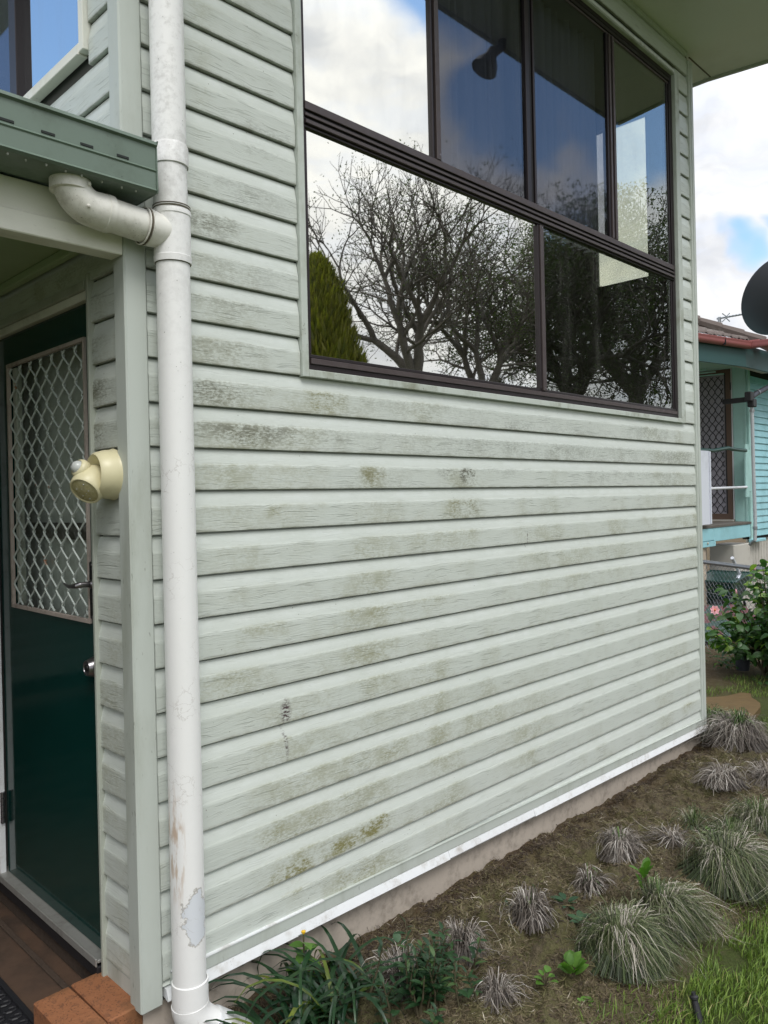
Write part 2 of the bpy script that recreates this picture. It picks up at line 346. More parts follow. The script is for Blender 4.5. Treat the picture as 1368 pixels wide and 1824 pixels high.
# ------------------------------------------------------------------ geometry helpers
class MB:
    def __init__(s): s.v = []; s.f = []
    def add(s, vs, fs):
        n = len(s.v); s.v += [tuple(v) for v in vs]; s.f += [tuple(i + n for i in f) for f in fs]; return s
    def box(s, a, b, bev=0.):
        x0, y0, z0 = [min(p, q) for p, q in zip(a, b)]; x1, y1, z1 = [max(p, q) for p, q in zip(a, b)]
        if not bev:
            return s.add([(x0, y0, z0), (x1, y0, z0), (x1, y1, z0), (x0, y1, z0), (x0, y0, z1), (x1, y0, z1), (x1, y1, z1), (x0, y1, z1)],
                         [(3, 2, 1, 0), (4, 5, 6, 7), (0, 1, 5, 4), (1, 2, 6, 5), (2, 3, 7, 6), (3, 0, 4, 7)])
        c = [(x0, x1), (y0, y1), (z0, z1)]; vs = []; idx = {}
        for i in (0, 1):
            for j in (0, 1):
                for k in (0, 1):
                    p = (c[0][i], c[1][j], c[2][k]); sgn = (1 - 2 * i, 1 - 2 * j, 1 - 2 * k)
                    for ax in range(3):
                        q = [p[a_] + (sgn[a_] * bev if a_ != ax else 0) for a_ in range(3)]
                        idx[(i, j, k, ax)] = len(vs); vs.append(tuple(q))
        fs = []
        for ax in range(3):
            o = [a_ for a_ in range(3) if a_ != ax]
            for sd_ in (0, 1):
                ring = []
                for u, w in ((0, 0), (1, 0), (1, 1), (0, 1)):
                    key = [0, 0, 0]; key[ax] = sd_; key[o[0]] = u; key[o[1]] = w; ring.append(idx[(*key, ax)])
                fs.append(tuple(ring))
            for u in (0, 1):
                for w in (0, 1):
                    k0 = [0, 0, 0]; k1 = [0, 0, 0]; k0[o[0]] = k1[o[0]] = u; k0[o[1]] = k1[o[1]] = w; k1[ax] = 1
                    fs.append((idx[(*k0, o[0])], idx[(*k1, o[0])], idx[(*k1, o[1])], idx[(*k0, o[1])]))
        for i in (0, 1):
            for j in (0, 1):
                for k in (0, 1): fs.append(tuple(idx[(i, j, k, a_)] for a_ in range(3)))
        return s.add(vs, fs)
    def prism(s, ring_a, ring_b, caps=True):
        n = len(ring_a); fs = [(i, (i + 1) % n, n + (i + 1) % n, n + i) for i in range(n)]
        if caps: fs += [tuple(range(n))[::-1], tuple(range(n, 2 * n))]
        return s.add(list(ring_a) + list(ring_b), fs)
    def tube(s, pts, r, n=12, caps=True, inner=None):
        pts = [Vector(p) for p in pts]; m = len(pts)
        rs = r if isinstance(r, (list, tuple)) else [r] * m
        t0 = (pts[1] - pts[0]).normalized(); u = t0.orthogonal().normalized(); rings = []
        for i, p in enumerate(pts):
            t_ = (pts[min(i + 1, m - 1)] - pts[max(i - 1, 0)]).normalized()
            u = (u - t_ * u.dot(t_)).normalized(); w = t_.cross(u)
            rings.append([p + (u * math.cos(2 * math.pi * j / n) + w * math.sin(2 * math.pi * j / n)) * rs[i] for j in range(n)])
        vs = [v for q in rings for v in q]; fs = []
        for i in range(m - 1):
            for j in range(n): fs.append((i * n + j, i * n + (j + 1) % n, (i + 1) * n + (j + 1) % n, (i + 1) * n + j))
        if caps: fs += [tuple(range(n))[::-1], tuple(range((m - 1) * n, m * n))]
        return s.add(vs, fs)
    def lathe(s, c, axis, prof, n=24):
        """prof: (distance along axis, radius)"""
        c = Vector(c); a = Vector(axis).normalized(); u = a.orthogonal().normalized(); w = a.cross(u); vs = []; fs = []
        for d, r in prof:
            for j in range(n): vs.append(c + a * d + (u * math.cos(2 * math.pi * j / n) + w * math.sin(2 * math.pi * j / n)) * max(r, 1e-5))
        for i in range(len(prof) - 1):
            for j in range(n): fs.append((i * n + j, i * n + (j + 1) % n, (i + 1) * n + (j + 1) % n, (i + 1) * n + j))
        return s.add(vs, fs)

def origin(p):
    o = Vector((0, 0, 0))
    while p is not None: o = o + p.location; p = p.parent
    return o

def build(name, mb, m, parent=None, smooth=False, origin_at=None, angle=None):
    base = origin(parent)
    loc = Vector(origin_at) - base if origin_at is not None else Vector((0, 0, 0))
    off = base + loc
    me = bpy.data.meshes.new(name)
    me.from_pydata([(v[0] - off.x, v[1] - off.y, v[2] - off.z) for v in mb.v], [], mb.f)
    me.materials.append(m)
    import bmesh
    bm = bmesh.new(); bm.from_mesh(me); bmesh.ops.recalc_face_normals(bm, faces=bm.faces); bm.to_mesh(me); bm.free()
    if smooth:
        me.polygons.foreach_set('use_smooth', [True] * len(me.polygons))
        me.set_sharp_from_angle(angle=R(angle or 35))
    o = bpy.data.objects.new(name, me); COL.objects.link(o); o.parent = parent; o.location = loc
    return o

def fast(name, V, F, m, parent=None, attrs=None, smooth=False, off=(0, 0, 0), loc=None):
    V = np.asarray(V, np.float32) - np.asarray(off, np.float32); F = np.asarray(F, np.int32); k = F.shape[1]
    me = bpy.data.meshes.new(name); me.vertices.add(len(V)); me.vertices.foreach_set('co', V.ravel())
    me.loops.add(F.size); me.loops.foreach_set('vertex_index', F.ravel())
    me.polygons.add(len(F)); me.polygons.foreach_set('loop_start', np.arange(len(F), dtype=np.int32) * k)
    me.polygons.foreach_set('loop_total', np.full(len(F), k, np.int32))
    if smooth: me.polygons.foreach_set('use_smooth', np.ones(len(F), bool))
    me.update(calc_edges=True)
    for an, av in (attrs or {}).items():
        a = me.attributes.new(an, 'FLOAT', 'POINT'); a.data.foreach_set('value', np.asarray(av, np.float32))
    me.materials.append(m)
    o = bpy.data.objects.new(name, me); COL.objects.link(o); o.parent = parent
    if loc is not None: o.location = loc
    return o

def tag(o, label=None, cat=None, group=None, kind=None):
    if label: o['label'] = label
    if cat: o['category'] = cat
    if group: o['group'] = group
    if kind: o['kind'] = kind
    return o

def thing(name, label, cat, loc=(0, 0, 0), group=None):
    o = bpy.data.objects.new(name, None); COL.objects.link(o); o.location = loc; o.empty_display_size = .1
    return tag(o, label, cat, group)

def copy_tree(o, parent=None):
    c = o.copy(); COL.objects.link(c); c.parent = parent
    for ch in o.children: copy_tree(ch, c)
    return c

GZ = -1.68
# value noise for terrain
def vnoise(x, y, seed=0):
    xi = np.floor(x).astype(np.int64); yi = np.floor(y).astype(np.int64); fx = x - xi; fy = y - yi
    fx = fx * fx * (3 - 2 * fx); fy = fy * fy * (3 - 2 * fy)
    def h(a, b):
        n = (a * 374761393 + b * 668265263 + seed * 974711) & 0xffffffff
        n = ((n ^ (n >> 13)) * 1274126177) & 0xffffffff
        return ((n ^ (n >> 16)) & 0xffff) / 65535.
    return (h(xi, yi) * (1 - fx) + h(xi + 1, yi) * fx) * (1 - fy) + (h(xi, yi + 1) * (1 - fx) + h(xi + 1, yi + 1) * fx) * fy
def fbm(x, y, s, o=4, seed=0):
    a = 0; amp = .5; t = 0
    for i in range(o): a = a + amp * vnoise(x * s, y * s, seed + i); t += amp; amp *= .5; s *= 2.03
    return a / t
def cushions(x, y, cell, seed):
    gx_ = x / cell; gy_ = y / cell; best = np.full(np.shape(x), 9.)
    for i in (-1, 0, 1):
        for j in (-1, 0, 1):
            cx = np.floor(gx_) + i; cy = np.floor(gy_) + j
            px = cx + .15 + .7 * vnoise(cx, cy, seed); py = cy + .15 + .7 * vnoise(cx, cy, seed + 1)
            best = np.minimum(best, (gx_ - px) ** 2 + (gy_ - py) ** 2)
    return np.sqrt(np.clip(1 - best * 1.5, 0, 1))
def ground_h(x, y):
    x = np.asarray(x, float); y = np.asarray(y, float)
    near = np.clip(1.0 - (-y - .75) / .35, 0, 1) * np.clip((4.4 - x) / .5, 0, 1)      # the bed beside the wall
    hum = np.abs(fbm(x, y, 5.5, 3, 3) - .5) * 2
    h = GZ - .030 * np.clip((x - .6) / 2, 0, 1) + .012 * (fbm(x, y, 3, 3, 9) - .5)
    cl = np.clip(-y / .12, .45, 1)
    h = h + near * ((.050 * cushions(x + .05 * fbm(x, y, 9, 2, 71), y + .05 * fbm(x, y, 9, 2, 72), .125, 61) + .016 * cushions(x, y, .05, 65)) * cl * (.35 + 1.1 * fbm(x, y, 3.2, 2, 77)) + .030 * (1 - hum) ** 1.5 * cl + (.065 * (fbm(x, y, 11, 3, 5) - .5) + .052 * (fbm(x, y, 34, 3, 6) - .5)) * cl + .012)
    return h - .03 * np.clip((-y - .9) / .5, 0, 1)

# ------------------------------------------------------------------ ground
def grid_mesh(name, xs, ys, hf, m, parent=None):
    X, Y = np.meshgrid(xs, ys, indexing='ij'); Z = hf(X, Y); V = np.stack([X, Y, Z], -1).reshape(-1, 3)
    nx, ny = len(xs), len(ys); i, j = np.meshgrid(np.arange(nx - 1), np.arange(ny - 1), indexing='ij'); a = (i * ny + j).ravel()
    return fast(name, V, np.stack([a, a + ny, a + ny + 1, a + 1], 1), m, parent, smooth=True)

def mk_ground(t, b):
    P = t.pos(); x, y, z = t.xyz(P)
    n = t.noise(P, 14., 6, .7); f = t.noise(P, 90., 4, .7); big = t.noise(P, 2.2, 4, .6)
    moss = t.mix(f, (.028, .022, .014), (.215, .175, .112))
    moss = t.mix(t.ss(t.m('ADD', n, t.m('MULTIPLY', big, .5)), .62, .85, 0, .75), moss, (.115, .112, .045))
    reddish = t.ss(y, -.28, -.02, 0., .6)
    moss = t.mix(t.m('MULTIPLY', reddish, t.ss(n, .35, .6)), moss, (.085, .040, .030))
    grass = t.mix(n, (.030, .042, .012), (.085, .11, .030)); grass = t.mix(t.ss(f, .55, .7, 0, .7), grass, (.09, .065, .04))
    edge = t.m('ADD', t.m('MULTIPLY', y, -1.), t.m('MULTIPLY', t.m('SUBTRACT', n, .5), .3))
    near = t.ss(edge, .88, 1.02); far = t.m('MULTIPLY', t.ss(t.m('SUBTRACT', x, t.m('MULTIPLY', n, .5)), 3.9, 4.4), t.ss(edge, -.9, .1))
    c = t.mix(t.m('MAXIMUM', near, far), moss, grass)
    t.put(b.inputs['Base Color'], c); t.put(b.inputs['Normal'], t.bump(t.m('ADD', n, t.m('MULTIPLY', f, .8)), 1., .02))
    b.inputs['Roughness'].default_value = .95; b.inputs['Specular IOR Level'].default_value = .2
M['ground'] = mat('mossy_soil_and_lawn', fn=mk_ground)
gx = np.concatenate([np.array([-200, -60, -20, -6, -2.0]), np.arange(-.2, 4.6, .010), np.arange(4.6, 9, .05), np.array([9.5, 11, 14, 20, 40, 90, 250.])])
gy = np.concatenate([np.array([-250, -80, -30, -12, -6, -3, -2.]), np.arange(-1.3, .03, .010), np.arange(.05, 3, .06), np.array([3.5, 5, 9, 20, 60, 200.])])
tag(grid_mesh('ground', gx, gy, ground_h, M['ground']), kind='structure')
tag(build('porch_floor', MB().box((-2.6, .0, -1.75), (.03, 2.7, -1.56)), M['paver']), kind='structure')

# ------------------------------------------------------------------ house
L = 3.88
house = thing('house', 'pale green weatherboard house with a wide dark framed window and dark green door', 'house', (0, 0, GZ))
PT = .13
def prof(zb, h=PT, top=.006):
    return [(.000, zb), (.0125, zb), (.0140, zb + .0015), (.0140, zb + h * .55), (.0132, zb + h * .60), (.0118, zb + h * .635),
            (.0034, zb + h * .93), (.0024, zb + h * .958), (-.0075, zb + h * .962), (-.0075, zb + h + top), (-.0085, zb + h + top)]
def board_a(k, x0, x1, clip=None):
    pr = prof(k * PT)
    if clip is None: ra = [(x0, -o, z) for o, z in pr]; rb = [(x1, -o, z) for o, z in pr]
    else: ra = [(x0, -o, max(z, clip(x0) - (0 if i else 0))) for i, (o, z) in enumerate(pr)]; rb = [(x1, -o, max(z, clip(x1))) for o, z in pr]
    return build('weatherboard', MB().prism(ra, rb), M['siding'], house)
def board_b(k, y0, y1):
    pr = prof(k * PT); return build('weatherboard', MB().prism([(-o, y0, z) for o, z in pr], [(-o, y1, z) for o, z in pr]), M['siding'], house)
strip_z = lambda x: -1.447 - .0205 * (x - .1)              # the bottom trim runs slightly out of level
random.seed(4)
for k in range(-12, 21):
    j = (random.random() - .5) * .0015
    zb = k * PT
    if k <= -11: board_a(k, .045, 3.835, strip_z)
    elif -11 < k <= 2 or k == 20: board_a(k, .045, 3.835)
    else:
        board_a(k, .045, .612); board_a(k, 3.668, 3.835)
# wall core with a real opening for the window
WX0, WX1, WZ0, WZ1 = .642, 3.612, .412, 2.53
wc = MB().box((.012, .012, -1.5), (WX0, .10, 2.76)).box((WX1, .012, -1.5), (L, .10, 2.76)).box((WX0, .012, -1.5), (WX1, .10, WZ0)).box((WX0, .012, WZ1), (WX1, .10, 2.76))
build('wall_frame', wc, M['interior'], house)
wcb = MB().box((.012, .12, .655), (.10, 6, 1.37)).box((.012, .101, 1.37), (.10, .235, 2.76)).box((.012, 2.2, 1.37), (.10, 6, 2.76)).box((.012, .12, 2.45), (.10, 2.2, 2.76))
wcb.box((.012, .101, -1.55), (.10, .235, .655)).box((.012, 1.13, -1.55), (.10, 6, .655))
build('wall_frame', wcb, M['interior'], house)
# footing
build('footing', MB().box((-.004, .013, -1.9), (L - .012, .18, -1.475)), M['concrete'], house)
# bottom trims
pz = strip_z
def slope_bar(y0, y1, dz0, dz1, x0, x1, m, name):
    a = [(x0, y0, pz(x0) + dz0), (x0, y1, pz(x0) + dz0), (x0, y1, pz(x0) + dz1), (x0, y0, pz(x0) + dz1)]
    b_ = [(x1, y0, pz(x1) + dz0), (x1, y1, pz(x1) + dz0), (x1, y1, pz(x1) + dz1), (x1, y0, pz(x1) + dz1)]
    return build(name, MB().prism(a, b_), m, house)
slope_bar(-.0235, -.001, -.004, .036, .07, .655, M['trim'], 'bottom_trim')
slope_bar(-.0215, -.001, -.004, .033, .657, L + .004, M['trim'], 'bottom_trim')
slope_bar(-.026, -.001, .033, .037, .07, .655, M['white'], 'trim_lip')
slope_bar(-.024, -.001, .033, .036, .657, L - .06, M['trim'], 'trim_lip')
for a_, b_ in ((.05, 1.32), (1.32, 1.93), (1.93, L + .008)):
    d = .0 if a_ < 1 else (.0025 if a_ < 1.5 else .0)
    p0 = MB()
    for x0, x1 in ((a_ + .001, b_ - .001),):
        ra = [(x0, .0, pz(x0) - .006), (x0, -.022, pz(x0) - .006), (x0, -.034 + d, pz(x0) - .036 + d), (x0, -.030 + d, pz(x0) - .040), (x0, .0, pz(x0) - .032)]
        rb = [(x1, .0, pz(x1) - .006), (x1, -.022, pz(x1) - .006), (x1, -.034 + d, pz(x1) - .036 + d), (x1, -.030 + d, pz(x1) - .040), (x1, .0, pz(x1) - .032)]
        p0.prism(ra, rb)
    build('flashing_strip', p0, M['white'], house)
# corner posts
def angle_trim(x0, x1, y0, y1, z0, z1, bev=.006, m='trim'):
    return build('corner_trim', MB().box((x0, y0, z0), (x1, y1, z1), bev), M[m], house)
build('corner_trim', MB().box((-.027, -.020, -1.495), (.043, .048, 2.755), .005), M['trim'], house)
build('corner_trim', MB().box((3.822, -.024, -1.535), (L + .004, .05, 2.70), .003), M['trim'], house)
build('corner_trim', MB().box((3.842, -.0275, -1.53), (3.86, -.0241, 2.69), .001), M['trim'], house)
# trims round the window
def wtrim(a, b, m='trim_dirty'): build('window_trim', MB().box(a, b, .002), M[m], house)
wtrim((.614, -.026, .3855), (WX0, .0, 2.562)); wtrim((WX1 + .002, -.026, .3855), (3.668, .0, 2.562))
wtrim((WX0 + .001, -.0255, .386), (WX1 + .001, .0, WZ0)); wtrim((WX0 + .001, -.0255, WZ1), (WX1 + .001, .0, 2.562))
wtrim((.648, -.031, WZ1 + .004), (3.60, -.026, WZ1 + .018), 'white')

# the big window: outer frame with mullions and panes as sub-parts
fy0, fy1 = -.003, .055
fr = MB()
fr.box((WX0, fy0, WZ0), (WX0 + .022, fy1, WZ1)).box((WX1 - .022, fy0, WZ0), (WX1, fy1, WZ1))
fr.box((WX0 + .022, fy0, WZ0), (WX1 - .022, fy1, WZ0 + .022)).box((WX0 + .022, fy0, WZ1 - .022), (WX1 - .022, fy1, WZ1))
window = build('window', fr, M['bronze'], house)
def wbar(name, a, b, m='bronze', bev=.0015):
    a = (a[0], a[1] * (.45 if a[1] < 0 else .3), a[2]); b = (b[0], .03, b[2])
    return build(name, MB().box(a, b, bev), M[m], window)
# stepped ribs of the outer frame
wbar('sill_rail', (WX0 + .024, -.022, WZ0 + .024), (WX1 - .024, .040, WZ0 + .044), 'bronze_lit')
wbar('sill_rail', (WX0 + .024, -.004, WZ0 + .046), (WX1 - .024, .040, WZ0 + .058))
wbar('side_rail', (WX0 + .023, -.004, WZ0 + .058), (WX0 + .032, .040, 1.255)); wbar('side_rail', (WX1 - .034, -.006, WZ0 + .058), (WX1 - .023, .040, 1.255))
wbar('side_rail', (WX1 - .05, .010, WZ0 + .058), (WX1 - .036, .040, 1.255))
wbar('head_rail', (WX0 + .024, -.006, WZ1 - .045), (WX1 - .024, .040, WZ1 - .024)); wbar('head_rail', (WX0 + .024, .008, WZ1 - .06), (WX1 - .024, .040, WZ1 - .047), 'bronze_lit')
# transom made of stacked ribs
for z0, z1, y0, m_ in ((1.262, 1.271, -.006, 'bronze'), (1.273, 1.287, -.030, 'bronze_lit'), (1.289, 1.298, -.004, 'rubber'), (1.300, 1.311, -.022, 'bronze_lit'),
                       (1.313, 1.321, -.002, 'rubber'), (1.323, 1.352, -.020, 'bronze_lit')):
    wbar('transom', (WX0 + .023, y0, z0), (WX1 - .023, .045, z1), m_)
# lower mullion
wbar('mullion', (2.098, -.012, WZ0 + .058), (2.110, .045, 1.257)); wbar('mullion', (2.112, -.026, WZ0 + .050), (2.140, .045, 1.257), 'bronze_lit'); wbar('mullion', (2.142, -.008, WZ0 + .058), (2.152, .045, 1.257))
# upper mullions
zt, zb_ = WZ1 - .060, 1.353
wbar('mullion', (1.345, -.010, zb_), (1.354, .045, zt)); wbar('mullion', (1.3545, .002, zb_), (1.363, .045, zt), 'rubber'); wbar('mullion', (1.364, -.026, zb_), (1.390, .045, zt), 'bronze_lit'); wbar('mullion', (1.391, -.012, zb_), (1.397, .045, zt))
wbar('mullion', (2.028, -.010, zb_), (2.058, .045, zt)); wbar('mullion', (2.060, .008, zb_), (2.085, .045, zt), 'rubber'); wbar('mullion', (2.087, -.014, zb_), (2.102, .045, zt), 'bronze')
wbar('mullion', (2.808, -.006, zb_), (2.826, .045, zt)); wbar('mullion', (2.828, -.022, zb_), (2.845, .045, zt), 'bronze_lit'); wbar('mullion', (2.847, .006, zb_), (2.862, .045, zt), 'rubber'); wbar('mullion', (2.864, -.024, zb_), (2.885, .045, zt), 'bronze_lit')
wbar('side_rail', (WX0 + .023, -.004, zb_), (WX0 + .030, .040, zt)); wbar('side_rail', (WX1 - .036, -.006, zb_), (WX1 - .023, .040, zt))
wbar('side_rail', (WX1 - .055, .012, zb_), (WX1 - .038, .040, zt), 'bronze')
def pane(x0, x1, z0, z1, m, y=.008, name='pane', parent=None):
    return build(name, MB().box((x0, y, z0), (x1, y + .004, z1)), M[m], parent or window)
pane(WX0 + .032, 2.098, WZ0 + .056, 1.262, 'glass'); pane(2.152, WX1 - .05, WZ0 + .056, 1.262, 'glass_clear')
pane(WX0 + .030, 1.345, 1.355, zt + .005, 'glass'); pane(1.397, 2.030, 1.355, zt + .005, 'glass_dim'); pane(2.102, 2.808, 1.355, zt + .005, 'glass_dim', .006); pane(2.885, WX1 - .055, 1.355, zt + .005, 'glass_clear')
for x_, z_ in ((1.382, 1.375), (2.875, 2.44), (2.126, .475), (2.127, 1.245)):
    build('screw', MB().lathe((x_, -.0115, z_), (0, -1, 0), [(0, .004), (.0015, .0035), (.002, 0)], 8), M['steel'], window)

# curtains inside the upper sliding panes
def wavy(x0, x1, y, z0, z1, amp, wl, m, name):
    n = 160; vs = []; fs = []
    for i in range(n + 1):
        u = i / n; x = x0 + (x1 - x0) * u; ph = x / wl * 2 * math.pi; yy = y + amp * math.sin(ph + 1.3 * math.sin(ph * .31)) + amp * .4 * math.sin(ph * 2.3)
        vs += [(x, yy, z0), (x, yy * .9 + .01, z1)]
        if i: fs.append((2 * i - 2, 2 * i, 2 * i + 1, 2 * i - 1))
    return build(name, MB().add(vs, fs), M[m], house, smooth=True, angle=180)
wavy(1.36, 2.94, .14, 1.31, 2.50, .026, .085, 'curtain', 'curtain')

# room behind the glass with the window in the end wall
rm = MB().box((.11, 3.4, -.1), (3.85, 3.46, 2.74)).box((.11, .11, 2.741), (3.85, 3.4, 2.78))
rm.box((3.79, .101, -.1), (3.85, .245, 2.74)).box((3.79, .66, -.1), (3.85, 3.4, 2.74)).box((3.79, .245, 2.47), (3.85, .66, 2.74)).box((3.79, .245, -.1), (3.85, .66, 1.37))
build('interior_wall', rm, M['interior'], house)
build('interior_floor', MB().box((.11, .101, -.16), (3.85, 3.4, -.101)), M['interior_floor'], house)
ew = MB().box((3.80, .246, 1.371), (3.84, .262, 2.469)).box((3.80, .643, 1.371), (3.84, .659, 2.469)).box((3.80, .262, 1.371), (3.84, .643, 1.386)).box((3.80, .262, 2.454), (3.84, .643, 2.469))
end_win = build('end_window', ew, M['bronze'], house)
build('pane', MB().box((3.815, .262, 1.386), (3.819, .643, 2.454)), M['glass_end'], end_win)
build('end_wall', MB().box((3.851, .10, -1.5), (L, .245, 2.75)).box((3.851, .66, -1.5), (L, 3.5, 2.75)).box((3.851, .245, -1.5), (L, .66, 1.37)).box((3.851, .245, 2.47), (L, .66, 2.75)), M['trim'], house)

# eaves
ex1 = 4.26; ey = -.735
sp = MB(); sp.prism([(-3, ey, 2.752), (ex1, ey + .42, 2.752), (ex1 - .01, 3.6, 2.752), (-3, 3.6, 2.752)], [(-3, ey, 2.765), (ex1, ey + .42, 2.765), (ex1 - .01, 3.6, 2.765), (-3, 3.6, 2.765)])
sp = MB()
ring = lambda z: [(-.6, ey, z), (4.36, ey, z), (4.232, .02, z), (4.20, 3.6, z), (-.6, 3.6, z)]
sp.prism(ring(2.752), ring(2.768)); build('soffit', sp, M['soffit'], house)
build('soffit_joint', MB().box((L + .01, -.004, 2.7485), (4.23, .004, 2.752)), M['oldwood'], house)
def fascia(p, q, z0=2.735, z1=2.93, th=.02):
    p = Vector(p); q = Vector(q); d = (q - p).normalized(); n = Vector((d.y, -d.x, 0)) * th
    a = [(*(p)[:2], z0), (*(p + n)[:2], z0), (*(p + n)[:2], z1), (*(p)[:2], z1)]; b_ = [(*(q)[:2], z0), (*(q + n)[:2], z0), (*(q + n)[:2], z1), (*(q)[:2], z1)]
    build('fascia', MB().prism(a, b_), M['fascia'], house)
fascia((-.6, ey, 0), (4.36, ey, 0)); fascia((4.362, ey, 0), (4.234, .02, 0)); fascia((4.233, .021, 0), (4.20, 3.6, 0))
build('roof', MB().prism([(-.62, ey - .03, 2.93), (4.40, ey - .03, 2.93), (4.24, 3.6, 2.93), (-.62, 3.6, 2.93)], [(.6, 1.2, 3.6), (3.0, 1.2, 3.6), (3.0, 3.0, 3.6), (.6, 3.0, 3.6)]), M['tile'], house)
# scotia mould under the soffit along the wall and a pale lining board
build('cornice', MB().box((.053, -.020, 2.722), (3.82, -.002, 2.7505), .003), M['trim'], house)

# ------------------------------------------------------------------ door wall
for k in range(-12, 21):
    if k <= 4 and k > -12: board_b(k, .055, .222)
    elif k == -12: pass
    elif k in (5, 6, 7, 8, 9): board_b(k, .055, 3.2)
    elif 10 <= k: board_b(k, .055, .197)
build('base_board', MB().box((-.012, .055, -1.56), (.0, .228, -1.432), .001), M['trim'], house)
# door surround
def dpart(name, a, b, m, bev=.002): return build(name, MB().box(a, b, bev), M[m], house)
dpart('door_trim', (-.024, .222, -1.555), (-.001, .236, .672), 'doorframe'); dpart('door_trim', (-.017, .236, -1.555), (.02, .2495, .635), 'trim')
dpart('door_trim', (-.022, .2505, .628), (.0, 1.16, .655), 'doorframe'); dpart('door_trim', (-.012, .2505, .600), (.012, 1.12, .6275), 'cream')
dpart('door_trim', (-.022, 1.082, -1.46), (.0, 1.16, .627), 'white')
for k in range(-12, 5): board_b(k, 1.161, 3.0)
dt = MB().box((.030, .252, -1.440), (.068, .305, .598)).box((.030, .962, -1.440), (.068, 1.078, .598)).box((.030, .305, .492), (.068, .962, .598)).box((.0301, .3051, -1.440), (.0679, .9619, -.412))
door = build('door', dt, M['door'], house)
build('lightening_panel', MB().box((.135, .2, -1.5), (.145, 1.3, .7)), M['backing'], house)  # added pale panel that lightens the view through the door glass
door.location.x -= .024
def dsub(name, mb, m, **k):
    mb.v = [(v[0] - .024, v[1], v[2]) for v in mb.v]      # the door sits almost flush with the wall
    return build(name, mb, M[m], door, **k)
bd = .012
dsub('glazing_bead', MB().box((.022, .305, -.412), (.034, .316, .492)), 'putty'); dsub('glazing_bead', MB().box((.022, .951, -.412), (.034, .962, .492)), 'putty')
dsub('glazing_bead', MB().box((.0215, .316, -.412), (.034, .951, -.400)), 'putty'); dsub('glazing_bead', MB().box((.0215, .316, .480), (.034, .951, .492)), 'putty')
dsub('inner_stile', MB().box((.040, .915, -.398), (.060, .948, .478)), 'doorframe')
dsub('door_glass', MB().box((.042, .318, -.400), (.046, .950, .480)), 'glass_door')
# expanded steel mesh: wavy strands that meet in pairs
gm = MB(); cw = .0465; ch = .098
for c in range(15):
    pts = []; yc = .318 + c * cw; zz = -.398
    while zz < .478:
        ph = (zz + .398) / ch * 2 * math.pi + (math.pi if c % 2 else 0)
        tr_ = math.asin(math.sin(ph) * .97) / 1.33; yy = yc + cw * .5 * tr_
        if .317 < yy < .950: pts.append((.032 - .003 * tr_, yy, zz))
        else:
            if len(pts) > 1: gm.tube(pts, .0035, 5)
            pts = []
        zz += ch / 12
    if len(pts) > 1: gm.tube(pts, .0035, 5)
dsub('security_mesh', gm, 'grille', smooth=True, angle=60)
# lever handle on a long plate, dead lock, hinge
lv = MB().box((.018, .262, -.395), (.030, .296, -.215), .003); hd = dsub('handle', lv, 'darksteel')
dsub('lever', MB().tube([(.018, .279, -.285), (-.018, .279, -.285), (-.024, .285, -.286), (-.026, .31, -.290), (-.024, .35, -.293), (-.018, .395, -.287)], [.009, .009, .009, .0075, .006, .003], 12), 'steel', smooth=True)
dsub('handle_boss', MB().lathe((.030, .279, -.285), (-1, 0, 0), [(0, .015), (.016, .014), (.019, .011), (.019, 0)], 20), 'steel', smooth=True)
dsub('keyhole', MB().lathe((.0178, .279, -.345), (-1, 0, 0), [(0, .004), (.0006, .004), (.0006, 0)], 10), 'black')
for z_ in (-.225, -.388): dsub('screw', MB().lathe((.0178, .279, z_), (-1, 0, 0), [(0, .005), (.001, .004), (.0012, 0)], 10), 'steel')
dsub('deadlock', MB().lathe((.030, .283, -.545), (-1, 0, 0), [(0, .032), (.006, .033), (.012, .031), (.030, .025), (.034, .0235), (.034, .019), (.032, .018), (.032, .0)], 28), 'steel', smooth=True)
dsub('lock_core', MB().lathe((-.0022, .283, -.545), (-1, 0, 0), [(0, .0105), (.003, .0100), (.003, .0)], 20).box((-.0058, .281, -.552), (-.0050, .285, -.538)), 'darksteel', smooth=True)
hg = MB()
for i in range(5): hg.tube([(.014, 1.080, -1.250 + i * .024), (.014, 1.080, -1.228 + i * .024)], .0085, 10)
dsub('hinge', hg, 'steel', smooth=True)
# sill
dpart('door_sill', (-.028, .2505, -1.452), (.03, 1.16, -1.442), 'alu'); dpart('door_sill', (-.034, .2505, -1.462), (-.0285, 1.16, -1.436), 'alu')
dpart('sill_edge', (-.030, .2505, -1.500), (.03, 1.16, -1.4625), 'mat_rubber'); dpart('sill_rebate', (-.018, .2505, -1.5595), (.03, 1.16, -1.5005), 'rubble')
build('floor_lip', MB().box((-.085, .20, -1.5599), (-.066, 1.3, -1.551), .003), M['rubble'], house)

# upper window on the door wall
uw = MB().box((-.006, .232, 1.378), (.05, .262, 2.44)).box((-.006, 2.16, 1.378), (.05, 2.20, 2.44)).box((-.006, .262, 1.378), (.05, 2.16, 1.392)).box((-.006, .262, 2.41), (.05, 2.16, 2.44))
upper = build('upper_window', uw, M['bronze'], house)
build('mullion', MB().box((-.010, .775, 1.393), (.05, .838, 2.409), .002), M['bronze'], upper)
build('pane', MB().box((.018, .262, 1.392), (.022, .775, 2.41)), M['glass_blue'], upper)
build('pane', MB().box((.024, .838, 1.392), (.028, 2.16, 2.41)), M['glass_dim'], upper)
for a_, b_ in (((-.030, .200, 1.345), (.0, .231, 2.46)), ((-.0295, .2315, 1.345), (.0, 2.23, 1.3765)), ((-.034, .2315, 1.338), (.0, 2.23, 1.3445))):
    build('window_trim', MB().box(a_, b_, .002), M['cream'], house)
